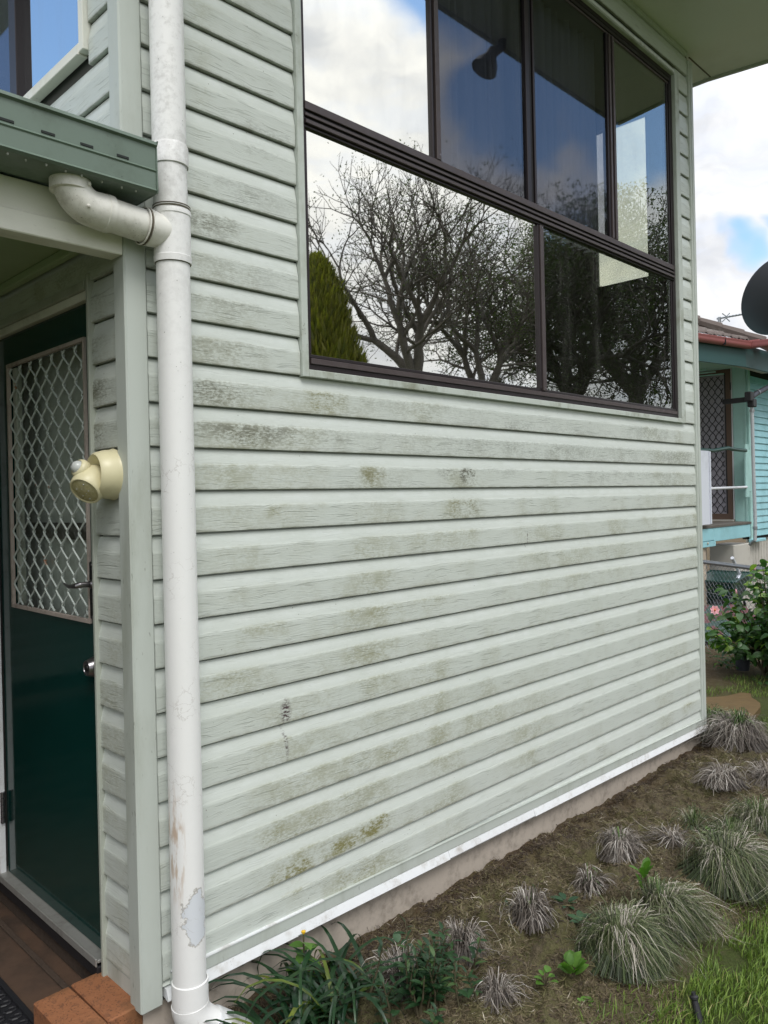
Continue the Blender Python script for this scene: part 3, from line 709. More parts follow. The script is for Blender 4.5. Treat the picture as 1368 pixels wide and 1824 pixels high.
cv = wavy(.30, .31, .2, 1.4, 1.41, .001, .1, 'curtain', 'curtain'); bpy.data.objects.remove(cv)
n = 80; vs = []; fs = []
for i in range(n + 1):
    y_ = .84 + 1.3 * i / n; xx = .14 + .02 * math.sin(y_ / .09 * 6.28); vs += [(xx, y_, 1.38), (xx, y_, 2.42)]
    if i: fs.append((2 * i - 2, 2 * i, 2 * i + 1, 2 * i - 1))
build('curtain', MB().add(vs, fs), M['curtain'], house, smooth=True, angle=180)

# ------------------------------------------------------------------ porch roof with its green gutter
porch = thing('porch_roof', 'flat porch roof over the green door with green gutter and cream beam', 'porch roof', (0, 0, .66))
GX = .004
def gprof(x):
    return [(x, -.020, .812), (x, -.150, .812), (x, -.158, .818), (x, -.154, .824), (x, -.154, .868), (x, -.1575, .872), (x, -.154, .877), (x, -.154, .936), (x, -.162, .941), (x, -.160, .950), (x, -.146, .948),
            (x, -.148, .878), (x, -.148, .820), (x, -.024, .820), (x, -.024, .948), (x, -.020, .948)]
gut = build('gutter', MB().prism(gprof(-2.6), gprof(GX)), M['gutter'], porch)
build('end_cap', MB().prism([(GX + .0005, y, z) for y, z in ((-.019, .811), (-.156, .811), (-.159, .820), (-.156, .938), (-.163, .952), (-.019, .950))],
                            [(GX + .004, y, z) for y, z in ((-.019, .811), (-.156, .811), (-.159, .820), (-.156, .938), (-.163, .952), (-.019, .950))]), M['gutter'], gut)
for i in range(9):
    x0 = -.075 - i * .098
    build('overflow_slot', MB().box((x0 - .034, -.1560, .880), (x0, -.1535, .887), .0008), M['black'], gut)
for z_ in (.84, .865, .895, .92):
    build('rivet', MB().lathe((GX + .004, -.150, z_), (1, 0, 0), [(0, .004), (.002, .003), (.003, 0)], 8), M['gutter'], gut)
for i in range(14):
    x0 = -.03 - i * .05 - random.random() * .02
    build('water_drop', MB().lathe((x0, -.142 + random.random() * .01, .812), (0, 0, -1), [(0, .003), (.003, .0028), (.0055, .0012), (.006, 0)], 8), M['lens'], gut, smooth=True)
build('beam', MB().box((-2.6, -.006, .728), (-.03, .026, .812), .002), M['cream'], porch)
build('beam', MB().box((-2.6, -.018, .668), (-.028, .048, .727), .003), M['cream'], porch)
build('ceiling', MB().box((-2.6, .05, .772), (-.03, 6., .790)), M['ceiling'], porch)
build('ceiling_mould', MB().box((-.044, .065, .742), (-.016, 6., .7715), .004), M['ceiling'], porch)
build('ceiling_joint', MB().box((-.50, .05, .768), (-.485, 2.8, .7718)), M['ceiling'], porch)
build('roof_sheet', MB().box((-2.62, -.03, .952), (-.034, 6.05, .960)), M['gutter'], porch)
# far porch post outside the picture carries the beam
build('post', MB().box((-2.60, -.016, -1.559), (-2.51, .046, .667), .003), M['trim'], porch)

build('end_wall_core', MB().box((-2.60, .05, -1.559), (-2.54, 6., .77)), M['mat_rubber'], porch)
build('back_wall_core', MB().box((-2.539, 4.40, -1.559), (.0, 4.46, .77)), M['interior'], porch)
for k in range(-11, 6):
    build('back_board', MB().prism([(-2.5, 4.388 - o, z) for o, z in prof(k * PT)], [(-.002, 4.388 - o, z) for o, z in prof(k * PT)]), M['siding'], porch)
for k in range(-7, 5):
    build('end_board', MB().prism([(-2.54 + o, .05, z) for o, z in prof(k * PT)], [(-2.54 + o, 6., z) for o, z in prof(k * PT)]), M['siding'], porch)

# ------------------------------------------------------------------ downpipe
pipe = thing('downpipe', 'round white painted downpipe with a side branch at the house corner', 'downpipe', (.0945, -.078, GZ))
PX, PY = .0945, -.078
build('pipe', MB().tube([(PX, PY, -1.46), (PX, PY, .66)], .0480, 40), M['pvc'], pipe, smooth=True)
build('pipe', MB().tube([(PX - .003, PY, .80), (PX - .003, PY, 2.70)], .0485, 40), M['pvc'], pipe, smooth=True)
build('coupling', MB().lathe((PX - .002, PY, .93), (0, 0, 1), [(0, .0495), (.002, .0525), (.055, .0525), (.062, .0500), (.062, .048)], 40), M['pvc'], pipe, smooth=True)
tee = build('tee', MB().lathe((PX, PY, .652), (0, 0, 1), [(0, .0480), (0, .0530), (.018, .0540), (.020, .0525), (.135, .0525), (.137, .0545), (.146, .0545), (.152, .0525), (.152, .048)], 40), M['pvc'], pipe, smooth=True)
for i in range(4):
    build('seal_ring', MB().lathe((PX, PY, .802 + i * .0038), (0, 0, 1), [(0, .050), (.0010, .0535), (.0024, .0535), (.0034, .050)], 36), M['seal' if i % 2 else 'pvc'], tee, smooth=True)
build('joint_line', MB().lathe((PX, PY, .6515), (0, 0, 1), [(-.001, .048), (-.001, .0505), (.0005, .0505), (.0005, .048)], 36), M['seal'], tee)
# branch: leaves the tee, runs back along the beam and turns up into the gutter
by = PY
bA = Vector((PX, by, .738)); bB = Vector((-.135, by, .752))
build('branch_socket', MB().tube([bA + Vector((-.02, 0, 0)), bA + Vector((-.045, 0, .0)), bA + Vector((-.075, 0, .003)), bA + Vector((-.080, 0, .0035))], [.044, .0475, .0515, .0515], 36), M['pvc_cream'], pipe, smooth=True)
for i in range(3):
    x_ = PX - .080 - i * .0055
    build('seal_ring', MB().lathe((x_, by, .7415 + i * .0003), (-1, 0, .05), [(0, .050), (.001, .0530), (.0035, .0530), (.0045, .050)], 36), M['seal' if i == 1 else 'pvc_cream'], tee, smooth=True)
build('branch_pipe', MB().tube([(PX - .090, by, .742), (-.125, by, .752)], .0455, 36), M['pvc_cream'], pipe, smooth=True)
arc = []
cx_, cz_ = -.135, .752; Rb = .066
for i in range(13):
    a_ = i / 12 * math.pi / 2
    arc.append((cx_ - Rb * math.sin(a_), by, cz_ + .0 + Rb * (1 - math.cos(a_))))
pts = [(-.098, by, .750), (-.125, by, .7515)] + arc[1:] + [(cx_ - Rb - .001, by, .8115)]
rr = [.0490, .0490] + [.0478] * 12 + [.0478]
build('elbow', MB().tube(pts, rr, 36), M['pvc_cream'], pipe, smooth=True, angle=50)
build('elbow_collar', MB().tube([(-.095, by, .7498), (-.112, by, .7510), (-.113, by, .7511)], [.0505, .0505, .0480], 36), M['pvc_cream'], pipe, smooth=True)
build('elbow_collar', MB().tube([(cx_ - Rb - .001, by, .783), (cx_ - Rb - .001, by, .785), (cx_ - Rb - .001, by, .8118)], [.0480, .0515, .0515], 36), M['pvc_cream'], pipe, smooth=True)
build('screw', MB().lathe((cx_ - Rb + .030, by - .0425, .800), (.55, -.83, 0), [(0, .006), (.004, .005), (.006, 0)], 12), M['pvc_cream'], pipe, smooth=True)
build('screw', MB().lathe((cx_ - .040, by - .0465, .741), (0, -1, 0), [(0, .005), (.003, .004), (.005, 0)], 12), M['pvc_cream'], pipe, smooth=True)
# shoe at the foot
build('coupling', MB().lathe((PX + .001, PY, -1.485), (0, 0, 1), [(0, .048), (0, .0520), (.066, .0520), (.068, .0485)], 40), M['pvc'], pipe, smooth=True)
pts = []
for i in range(10):
    a_ = i / 9 * R(52)
    pts.append((PX + .13 * (1 - math.cos(a_)) * .9, PY - .13 * (1 - math.cos(a_)) * .35, -1.485 - .13 * math.sin(a_) * .8))
e_ = Vector(pts[-1]); d_ = (e_ - Vector(pts[-2])).normalized()
build('foot_elbow', MB().tube(pts + [tuple(e_ + d_ * .03)], .0535, 36), M['pvc'], pipe, smooth=True)
build('foot_pipe', MB().tube([tuple(e_ + d_ * .005), tuple(e_ + d_ * .008), tuple(e_ + d_ * .25)], [.055, .0575, .0575], 36), M['white'], pipe, smooth=True)

# ------------------------------------------------------------------ sensor light beside the door
sl = thing('sensor_light', 'small beige plastic sensor spotlight mounted beside the green door', 'wall light', (-.018, .092, .05))
build('mount', MB().lathe((-.016, .088, .050), (-1, .05, 0), [(0, .0), (0, .074), (.006, .076), (.010, .074), (.016, .0725), (.032, .071), (.058, .064), (.064, .058), (.060, .050), (.034, .030), (.034, 0)], 40), M['beige'], sl, smooth=True)
hv = MB(); hc = Vector((-.078, .106, .026)); ax = Vector((-.62, -.30, -.55)).normalized()
hv.lathe(hc, ax, [(-.058, .0), (-.054, .018), (-.045, .032), (-.028, .044), (-.006, .0500), (.020, .0500), (.036, .0470), (.040, .0440), (.040, .041), (.037, .040)], 40)
head = build('lamp_head', hv, M['beige'], sl, smooth=True, angle=50)
build('lens', MB().lathe(hc, ax, [(.0365, .0405), (.041, .030), (.0435, .015), (.0445, 0)], 32), M['beige_dirty'], sl, smooth=True)
sc_ = hc + Vector((-.036, .004, .044))
build('sensor_dome', MB().lathe(sc_, (-.8, -.1, .45), [(-.040, .0), (-.034, .018), (-.020, .0275), (-.004, .029), (.004, .0255), (.006, .020)], 32), M['beige'], sl, smooth=True, angle=50)
build('sensor_eye', MB().lathe(sc_ + Vector((-.004, 0, .002)), (-.8, -.1, .45), [(.0, .0195), (.009, .016), (.014, .010), (.0165, .0)], 24), M['lens'], sl, smooth=True)
for i in range(7):
    a_ = i * 2.4; q = hc + ax * .0435; u_ = ax.orthogonal().normalized(); w_ = ax.cross(u_)
    c_ = q + (u_ * math.cos(a_) + w_ * math.sin(a_)) * (.008 + .0035 * i)
    build('water_drop', MB().lathe(c_, ax, [(-.002, .0018), (.0005, .0016), (.0012, 0)], 8), M['lens'], sl, smooth=True)

# ------------------------------------------------------------------ eave floodlight (its reflection shows in the glass)
fl = thing('eave_floodlight', 'dark round floodlight hanging from the eave, seen mirrored in the window', 'floodlight', (2.86, -.70, 2.75))
build('stem', MB().tube([(2.86, -.700, 2.751), (2.86, -.702, 2.715), (2.80, -.735, 2.655)], .027, 14), M['darksteel'], fl, smooth=True)
build('shade', MB().lathe((2.80, -.735, 2.660), (-.35, -.25, -.80), [(-.03, .0), (-.03, .032), (.02, .038), (.07, .070), (.112, .084), (.112, .077), (.095, .0)], 24), M['darksteel'], fl, smooth=True)

# ------------------------------------------------------------------ things on the porch floor
for lab, (x0, x1), (y0, y1), zr in (('orange clay brick standing against the wall, right one of the pair', (-.108, -.002), (.016, .262), .0), ('orange clay brick with a mossy top, left one of the pair', (-.219, -.113), (.010, .258), .02)):
    b_ = tag(build('brick', MB().box((x0, y0, -1.559), (x1, y1, -1.482), .004), M['brick'], origin_at=((x0 + x1) / 2, (y0 + y1) / 2, -1.559)), lab, 'brick', 'loose bricks on the porch')
    b_.rotation_euler.z = R(zr * 57 * .6)
DG = {'9': [(0, 1, 1, 1), (0, .5, 0, 1), (1, 0, 1, 1), (0, .5, 1, .5), (0, 0, 1, 0)], '1': [(.5, 0, .5, 1)], '2': [(0, 1, 1, 1), (1, .5, 1, 1), (0, .5, 1, .5), (0, 0, 0, .5), (0, 0, 1, 0)]}
# moulded marks on the outer end of the right brick
rbk = bpy.data.objects['brick']
dg = MB(); xx = -.066
for c in '912':
    for a_, b1, c1, d1 in DG[c]:
        dg.box((xx + min(a_, c1) * .008 - .001, .0148, -1.532 + min(b1, d1) * .014 - .001), (xx + max(a_, c1) * .008 + .001, .0161, -1.532 + max(b1, d1) * .014 + .001))
    xx += .014
build('moulded_mark', dg, M['brick'], rbk)
# black rubber mat
dm = thing('doormat', 'black rubber doormat with moulded loops lying on the porch floor', 'doormat', (-.42, .55, -1.56))
build('base', MB().box((-.75, .18, -1.5595), (-.200, .60, -1.553), .002), M['mat_rubber'], dm)
build('rim', MB().box((-.218, .18, -1.5529), (-.2005, .60, -1.546), .002).box((-.75, .583, -1.5529), (-.2185, .60, -1.546), .002), M['mat_rubber'], dm)
lp = MB()
for i in range(12):
    for j in range(9):
        x_ = -.24 - i * .042; y_ = .56 - j * .044 - (i % 2) * .022
        lp.tube([(x_ + .018 * math.cos(t_ / 8 * 6.283), y_ + .012 * math.sin(t_ / 8 * 6.283), -1.5505) for t_ in range(9)], .0035, 5, False)
tag(build('loops', lp, M['mat_rubber'], dm), kind='stuff')

# ------------------------------------------------------------------ neighbour's house
NX, NY = 9.79, 1.80
nb = thing('neighbour_house', 'turquoise weatherboard house next door with dull red gutter and mossy tiled roof', 'house', (NX, NY, GZ))
def nbx(name, a, b, m, bev=0., par=None): return build(name, MB().box(a, b, bev), M[m], par or nb)
# front wall boards run to the right, door wall runs away
bp = .0905
for i in range(24):
    z = -.66 + i * bp
    nbp = [(0, z), (.020, z), (.020, z + .004), (.004, z + bp), (0, z + bp)]
    build('weatherboard', MB().prism([(NX + .06, NY - o, q) for o, q in nbp], [(NX + 3.6, NY - o, q) for o, q in nbp]), M['turq'], nb)
nbx('wall_core', (NX + .02, NY + .002, -.70), (NX + 3.6, NY + .1, 1.62), 'dark')
nbx('corner_board', (NX - .015, NY - .030, -.70), (NX + .058, NY + .0, 1.62), 'turq_trim', .004)
nbx('corner_board', (NX - .022, NY + .002, -.46), (NX + .015, NY + .178, 1.655), 'turq_trim', .004)
nbx('corner_batten', (NX - .030, NY - .002, -.46), (NX - .0225, NY + .030, 1.655), 'turq_trim', .002)
nbx('cladding_drip', (NX - .05, NY - .07, -.735), (NX + .42, NY - .001, -.695), 'turq', .006)
# wall above and beyond the door
for i in range(9):
    z = 1.665 + i * .075
    if i > 0: break
    nbx('lining_board', (NX - .006, NY + .0, z), (NX + .015, NY + 3.2, z + .071), 'turq_trim', .003)
nbx('wall_core', (NX + .016, NY + .002, -.46), (NX + .1, NY + .2, 1.66), 'dark'); nbx('wall_core', (NX + .016, NY + 1.0, -.46), (NX + .1, NY + 3.2, 1.66), 'turq_trim')
# screen door
df = MB().box((NX - .035, NY + .200, -.43), (NX + .02, NY + .262, 1.635)).box((NX - .035, NY + .262, 1.572), (NX + .02, NY + .98, 1.635)).box((NX - .035, NY + .262, -.43), (NX + .02, NY + .98, -.352)).box((NX - .035, NY + .92, -.352), (NX + .02, NY + .98, 1.572))
nd = build('screen_door', df, M['brownframe'], nb)
nbx('inner_frame', (NX - .030, NY + .263, -.351), (NX + .012, NY + .283, 1.571), 'wire_black', 0, nd)
nbx('inner_frame', (NX - .030, NY + .2835, 1.552), (NX + .012, NY + .919, 1.571), 'wire_black', 0, nd)
nbx('fly_screen', (NX + .0, NY + .2835, -.351), (NX + .004, NY + .919, 1.552), 'greyscreen', 0, nd)
nbx('door_trim', (NX - .024, NY + .181, -.43), (NX + .01, NY + .1985, 1.66), 'whiterail', .002); nbx('door_trim', (NX - .024, NY + .1995, 1.637), (NX + .01, NY + 1.05, 1.655), 'whiterail', .002)
gm = MB(); dw, dh = .088, .124
for c in range(-14, 22):
    for sgn in (1, -1):
        # straight diamond strands with crimped crossings
        pts = []; z = -.350
        while z <= 1.551:
            ph = (z + .35) / dh
            y_ = NY + .2835 + (c * dw + sgn * ((ph) * dw)) + .007 * math.sin(ph * 2 * math.pi) * sgn
            if NY + .2836 < y_ < NY + .919: pts.append((NX - .014, y_, z))
            z += dh / 6
        if len(pts) > 1: gm.tube(pts, .0052, 4)
build('diamond_mesh', gm, M['wire_black'], nd)
nbx('step_sill', (NX - .06, NY + .19, -.452), (NX + .0, NY + 1.05, -.432), 'batten', .003)
for z_ in (1.33,): nbx('hinge', (NX - .042, NY + .192, z_), (NX - .030, NY + .204, z_ + .10), 'wire_black', 0, nd)
# deck
for i in range(9):
    y0 = NY - .06 + i * .098
    nbx('deck_board', (8.0, y0, -.482 - (i == 0) * .004), (NX - .035 if i else NX - .09, y0 + .093, -.455), 'oldwood', .003)
nbx('deck_beam', (8.497, NY - .05, -.655), (NX - .10, NY - .012, -.486), 'turq', .004)
nbx('deck_beam', (7.9, NY - .052, -.640), (8.490, NY - .012, -.488), 'turq', .004); nbx('deck_beam', (7.9, NY - .048, -.712), (8.54, NY - .012, -.645), 'turq', .004)
build('bolt', MB().lathe((8.29, NY - .0485, -.665), (0, -1, 0), [(0, .014), (.008, .012), (.010, 0)], 10), M['stump'], nb)
nbx('stump', (8.13, NY - .01, -1.75), (8.335, NY + .12, -.713), 'stump', .006)
nbx('pier', (9.19, NY - .02, -1.75), (9.76, NY + .3, -.742), 'batten', .01)
# latticed screen under the deck: vertical and horizontal battens, dark behind
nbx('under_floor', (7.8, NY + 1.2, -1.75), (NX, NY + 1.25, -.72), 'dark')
for i in range(8): nbx('screen_batten', (8.42 + i * .20, NY + .62, -1.70), (8.485 + i * .20, NY + .645, -.70), 'batten', .003)
for i in range(5): nbx('screen_rail', (8.3, NY + .646, -.86 - i * .19), (NX, NY + .668, -.80 - i * .19), 'batten', .003)
for i in range(16): nbx('batten', (NX + .0 + i * .105, NY + .03, -1.72), (NX + .085 + i * .105, NY + .05, -.70), 'batten', .003)
# rails
rl = thing('landing_rail', 'dark green and white handrails across the neighbour\'s landing', 'handrail', (8.8, NY - .06, -.45))
build('top_rail', MB().tube([(7.6, NY - .07, .445), (8.45, NY - .07, .452), (8.93, NY - .07, .500), (9.05, NY - .07, .490), (9.52, NY - .07, .482)], .023, 12), M['greenrail'], rl, smooth=True)
build('lower_rail', MB().tube([(7.9, NY - .06, -.012), (9.55, NY - .06, .004)], .017, 10), M['whiterail'], rl, smooth=True)
build('mounting_plate', MB().box((NX - .24, NY - .06, -.13), (NX - .125, NY - .035, .57), .004), M['turq_trim'], rl)
build('mounting_plate_stay', MB().box((NX - .20, NY - .0345, -.05), (NX - .0, NY - .031, .5)), M['turq_trim'], rl)
tag(build('white_panel', MB().box((7.7, NY - .11, -.435), (8.235, NY - .088, .44), .003).box((8.228, NY - .125, -.43), (8.252, NY - .111, .435), .003), M['whitepanel']),
    'white painted board standing upright at the end of the landing rail', 'panel')
# roof: soffit lining, fascia, gutter, tiles
gpath = [(6.2, 1.90), (7.65, 1.599), (8.678, 1.374), (8.70, 1.236), (9.072, 1.276), (13.6, 1.33)]
zt_ = 1.745
def sweep(prof, path, z):
    vs = []; fs = []; n = len(prof); P_ = [Vector((*p, 0)) for p in path]
    for i, p in enumerate(P_):
        d = (P_[min(i + 1, len(P_) - 1)] - P_[max(i - 1, 0)]).normalized(); nn = Vector((d.y, -d.x, 0))
        if 0 < i < len(P_) - 1:
            d1 = (P_[i] - P_[i - 1]).normalized(); n1 = Vector((d1.y, -d1.x, 0)); k = 1 / max(.4, nn.dot(n1))
        else: k = 1
        vs += [(*(p + nn * o * k)[:2], z + h) for o, h in prof]
    for i in range(len(P_) - 1):
        for j in range(n): fs.append((i * n + j, i * n + (j + 1) % n, (i + 1) * n + (j + 1) % n, (i + 1) * n + j))
    fs += [tuple(range(n)), tuple(range((len(P_) - 1) * n, len(P_) * n))]
    return MB().add(vs, fs)
gpf = [(-.02, .02), (-.02, -.06)] + [(.0 + .05 * math.sin(a_ / 6 * math.pi / 2 * 1.0) , -.085 + .05 * (1 - math.cos(a_ / 6 * math.pi / 2))) for a_ in range(7)] + [(.052, -.02), (.058, -.012), (.058, .0), (.045, .0), (.04, -.06), (-.008, -.06), (-.008, .02)]
build('gutter', sweep(gpf, gpath, zt_), M['redgutter'], nb, smooth=True, angle=40)
for q in ((8.15, 1.492), (9.12, 1.276)):
    build('gutter_joint', MB().box((q[0] - .004, q[1] - .062, zt_ - .088), (q[0] + .004, q[1] - .02, zt_ + .003)), M['wire_black'], nb)
gpath2 = [(6.2, 1.93), (7.66, 1.64), (8.70, 1.41), (9.60, 1.37), (13.6, 1.39)]
build('fascia', sweep([(-.025, -.29), (.0, -.29), (.0, -.03), (-.025, -.03)], gpath2, zt_), M['turq_dark'], nb)
build('soffit_lining', MB().add([(6.2, 1.95, 1.50), (8.7, 1.43, 1.50), (13.6, 1.41, 1.50), (13.6, 1.80, 1.62), (NX, 1.80, 1.62), (NX, 5.2, 1.66), (6.2, 5.2, 1.60)], [(0, 1, 4, 5, 6), (1, 2, 3, 4)]), M['turq_trim'], nb)
for i in range(11):
    x0 = 6.6 + i * .28
    build('ceiling_cover_strip', MB().prism([(x0, 1.95, 1.515), (x0 + .03, 1.95, 1.515), (x0 + .03, 1.95, 1.50), (x0, 1.95, 1.50)], [(x0, 5.1, 1.600), (x0 + .03, 5.1, 1.600), (x0 + .03, 5.1, 1.585), (x0, 5.1, 1.585)]), M['turq_trim'], nb)
nbx('rafter_end', (8.62, 1.45, 1.500), (NX + .0, 1.60, 1.575), 'batten', .004)
# tiles: courses that step up the slope, hipped on the right
def roof_tiles():
    V = []; F = []; pitch = math.tan(R(25)); nrow = 15; tw = .16; rnd = random.Random(3)
    for r in range(nrow):
        d = r * .19
        x0 = 5.6; x1 = 8.95 - d
        nx_ = int((x1 - x0) / tw)
        for i in range(nx_):
            xa = x0 + i * tw; ya = 1.60 - .205 * (xa - 7.65) if xa < 8.7 else 1.30
            ya = max(ya, 1.30) + d; jz = rnd.uniform(-.006, .006)
            zb2 = zt_ + .01 + d * pitch + jz; n = len(V); s = []
            for j, (u, hgt) in enumerate(((0, .0), (.25, .030), (.5, .038), (.75, .030), (1., .0))):
                s.append((xa + u * tw, hgt))
            for px_, hh in s: V.append((px_, ya, zb2 + hh + .022)); V.append((px_, ya + .23, zb2 + hh + .23 * pitch)); V.append((px_, ya, zb2 + hh - .004))
            for j in range(4):
                F.append((n + j * 3, n + j * 3 + 3, n + j * 3 + 4, n + j * 3 + 1)); F.append((n + j * 3 + 2, n + j * 3 + 5, n + j * 3 + 3, n + j * 3))
    o = fast('roof_tiles', V, F, M['tile'], nb, off=nb.location); tag(o, kind='stuff')
    mb_ = MB()
    for r in range(nrow):
        d = r * .19; x1 = 8.97 - d; y1 = 1.30 + d
        mb_.tube([(x1 + .02, y1, zt_ + .03 + d * pitch), (x1 - .23, y1 + .25, zt_ + .03 + (d + .25) * pitch)], [.075, .055], 8)
    tag(build('ridge_caps', mb_, M['tile'], nb), kind='stuff')
    build('flashing', MB().add([(6.2, 1.87, zt_ + .012), (7.65, 1.59, zt_ + .012), (8.68, 1.37, zt_ + .012), (9.1, 1.30, zt_ + .012), (9.1, 1.42, zt_ + .050), (8.68, 1.49, zt_ + .050), (7.65, 1.71, zt_ + .050), (6.2, 1.99, zt_ + .050)],
                               [(0, 1, 6, 7), (1, 2, 5, 6), (2, 3, 4, 5)]), M['galv'], nb)
roof_tiles()
# antenna on the far slope
an = thing('tv_antenna', 'thin television antenna on a short mast above the tiled roof', 'antenna', (13, 3.38, 2.2))
build('mast', MB().tube([(13, 3.385, 1.9), (13, 3.385, 3.05)], .030, 8), M['galv'], an)
build('boom', MB().tube([(13.0, 3.43, 3.03), (13.0, 2.72, 3.03)], .016, 6), M['galv'], an)
for i in range(9): build('element', MB().tube([(12.93, 3.24 - i * .055, 3.03), (13.07, 3.24 - i * .055, 3.03)], .006, 5), M['galv'], an)
build('reflector_loop', MB().tube([(12.96, 3.32, 3.10), (13.0, 3.25, 3.03), (12.96, 3.33, 2.95)], .011, 5), M['galv'], an)
build('reflector_loop', MB().tube([(13.04, 3.22, 3.10), (13.0, 3.28, 3.03), (13.04, 3.22, 2.95)], .011, 5), M['galv'], an)

# satellite dish, back towards the viewer
dc = Vector((9.70, 1.33, 2.47)); da = Vector((.42, .62, .42)).normalized()
sdsh = thing('satellite_dish', 'large charcoal satellite dish seen from behind above the red gutter', 'satellite dish', tuple(dc))
prof_ = [(-.13 + .13 * (r / .52) ** 2, r) for r in (0, .08, .16, .24, .32, .40, .46, .50, .52)]
build('reflector', MB().lathe(dc, da, prof_ + [(.004, .528), (.010, .520)] + [(d + .008, r) for d, r in prof_[::-1]], 48), M['dish'], sdsh, smooth=True)
build('back_plate', MB().lathe(dc - da * .145, da, [(-.03, 0), (-.03, .10), (.02, .11)], 20), M['dish'], sdsh)
build('strut', MB().tube([(9.42, 1.35, 2.10), (9.33, 1.36, 1.74)], .018, 8), M['dish'], sdsh); build('strut', MB().tube([(9.64, 1.33, 2.04), (9.58, 1.36, 1.76)], .022, 8), M['dish'], sdsh)
build('arm', MB().tube([(8.98, 1.45, 1.115), (9.12, 1.45, 1.165), (9.60, 1.45, 1.295), (9.95, 1.42, 1.42), (10.05, 1.40, 1.7), (9.85, 1.42, 2.10), (9.66, 1.30, 2.2)], .034, 12), M['dish'], sdsh, smooth=True)
build('arm_bracket', MB().box((8.875, 1.42, 1.055), (9.00, 1.50, 1.175), .01).box((8.93, 1.41, .99), (9.045, 1.49, 1.09), .01), M['wire_black'], sdsh)
build('bracket_tie', MB().box((8.96, 1.50, 1.06), (9.02, NY, 1.12)), M['wire_black'], sdsh)
build('mast_strap', MB().lathe((9.16, 1.45, 1.18), (1, 0, .27), [(0, .04), (.03, .04)], 12), M['galv'], sdsh)
cd = thing('conduit_pipe', 'thin grey conduit running down the turquoise corner', 'conduit', (9.0, 1.45, GZ))
build('pipe', MB().tube([(8.985, 1.45, .99), (8.99, 1.45, .2), (9.01, 1.45, -.40), (9.015, 1.46, -.66), (9.10, 1.55, -.72)], .021, 10), M['conduit'], cd, smooth=True)
build('saddle_clip', MB().lathe((8.985, 1.45, .93), (0, 0, 1), [(0, .029), (.03, .029)], 12), M['galv'], cd); build('saddle_clip', MB().lathe((9.013, 1.455, -.52), (0, 0, 1), [(0, .029), (.03, .029)], 12), M['galv'], cd)

# ------------------------------------------------------------------ chain-link fence
fA = Vector((7.85, 2.62)); fB = Vector((5.55, -1.02)); fd = (fB - fA); fl_ = fd.length; fd.normalize()
fz = -.765
fn = thing('chain_link_fence', 'low chain-link fence with a grey pipe top rail in front of the turquoise house', 'fence', (7.035, 1.327, GZ))
fp = lambda s, z: (fA.x + fd.x * s, fA.y + fd.y * s, z)
build('top_rail', MB().tube([fp(0, fz), fp(fl_, fz - .02)], .022, 12), M['galv'], fn, smooth=True)
for s_ in (.25, 2.9, 4.2): build('post', MB().tube([fp(s_, GZ - .1), fp(s_, fz - .023)], .024, 10), M['galv'], fn, smooth=True)
cm = MB(); w_ = .060
for c in range(int(.8 / w_), int(3.2 / w_)):
    for sg in (1, -1):
        pts = []
        s0 = c * w_
        for k in range(0, 32):
            z = fz - .03 - k * w_ * .5; s_ = s0 + (w_ * .5 if (k % 2) else 0) * sg
            if z < GZ + .01: break
            p = fp(s_, z); o = .004 * (1 if k % 2 else -1); pts.append((p[0] + fd.y * o, p[1] - fd.x * o, z))
        cm.tube(pts, .0024, 3, False)
tag(build('chain_link', cm, M['galv'], fn), kind='stuff')
for zz in (fz - .32, GZ + .12): build('tension_wire', MB().tube([fp(.2, zz), fp(fl_ - .2, zz)], .0025, 4), M['galv'], fn)

# wheelbarrow and a painted board on the neighbour's side
wb = thing('wheelbarrow', 'dark green wheelbarrow with a pale bent handle behind the fence', 'wheelbarrow', (8.6, 1.62, GZ))
bA_ = [(8.28, 1.45, -1.12), (8.86, 1.45, -1.05), (8.86, 1.95, -1.05), (8.28, 1.95, -1.12)]; bB_ = [(8.42, 1.53, -1.42), (8.72, 1.53, -1.40), (8.72, 1.87, -1.40), (8.42, 1.87, -1.42)]
build('tray', MB().prism(bB_, bA_).tube([*bA_, bA_[0]], .014, 6), M['greenrail'], wb)
build('handle', MB().tube([(8.30, 1.47, -.83), (8.48, 1.50, -.93), (8.60, 1.50, -1.05), (8.52, 1.50, -1.10)], .020, 8), M['whitepanel'], wb, smooth=True)
build('handle', MB().tube([(8.2, 1.5, -1.36), (8.9, 1.5, -1.16), (9.25, 1.5, -1.0)], .026, 8), M['wire_black'], wb, smooth=True)
build('wheel', MB().lathe((8.25, 1.62, -1.50), (0, 1, 0), [(-.04, .10), (-.045, .15), (-.03, .175), (.03, .175), (.045, .15), (.04, .10), (-.04, .10)], 20), M['rubber'], wb, smooth=True)
build('leg', MB().tube([(8.72, 1.5, -1.38), (8.80, 1.48, -1.67)], .016, 6), M['wire_black'], wb)
def mk_mat(t, b):
    P = t.pos(); n = t.noise(P, 4., 3, .5)
    t.put(b.inputs['Base Color'], t.mix(t.ss(n, .49, .52), (.040, .075, .065), (.14, .055, .060))); b.inputs['Roughness'].default_value = .9
M['redgreen'] = mat('faded_red_green_paint', fn=mk_mat)
tag(build('painted_board', MB().prism([(7.25, 1.40, -1.66), (8.30, 1.05, -1.66), (8.30, 1.07, -1.63), (7.25, 1.42, -1.63)], [(7.45, 1.75, -1.36), (8.45, 1.40, -1.40), (8.45, 1.42, -1.38), (7.45, 1.77, -1.34)]), M['redgreen']),
    'faded green and red board leaning on the ground behind the fence', 'board')
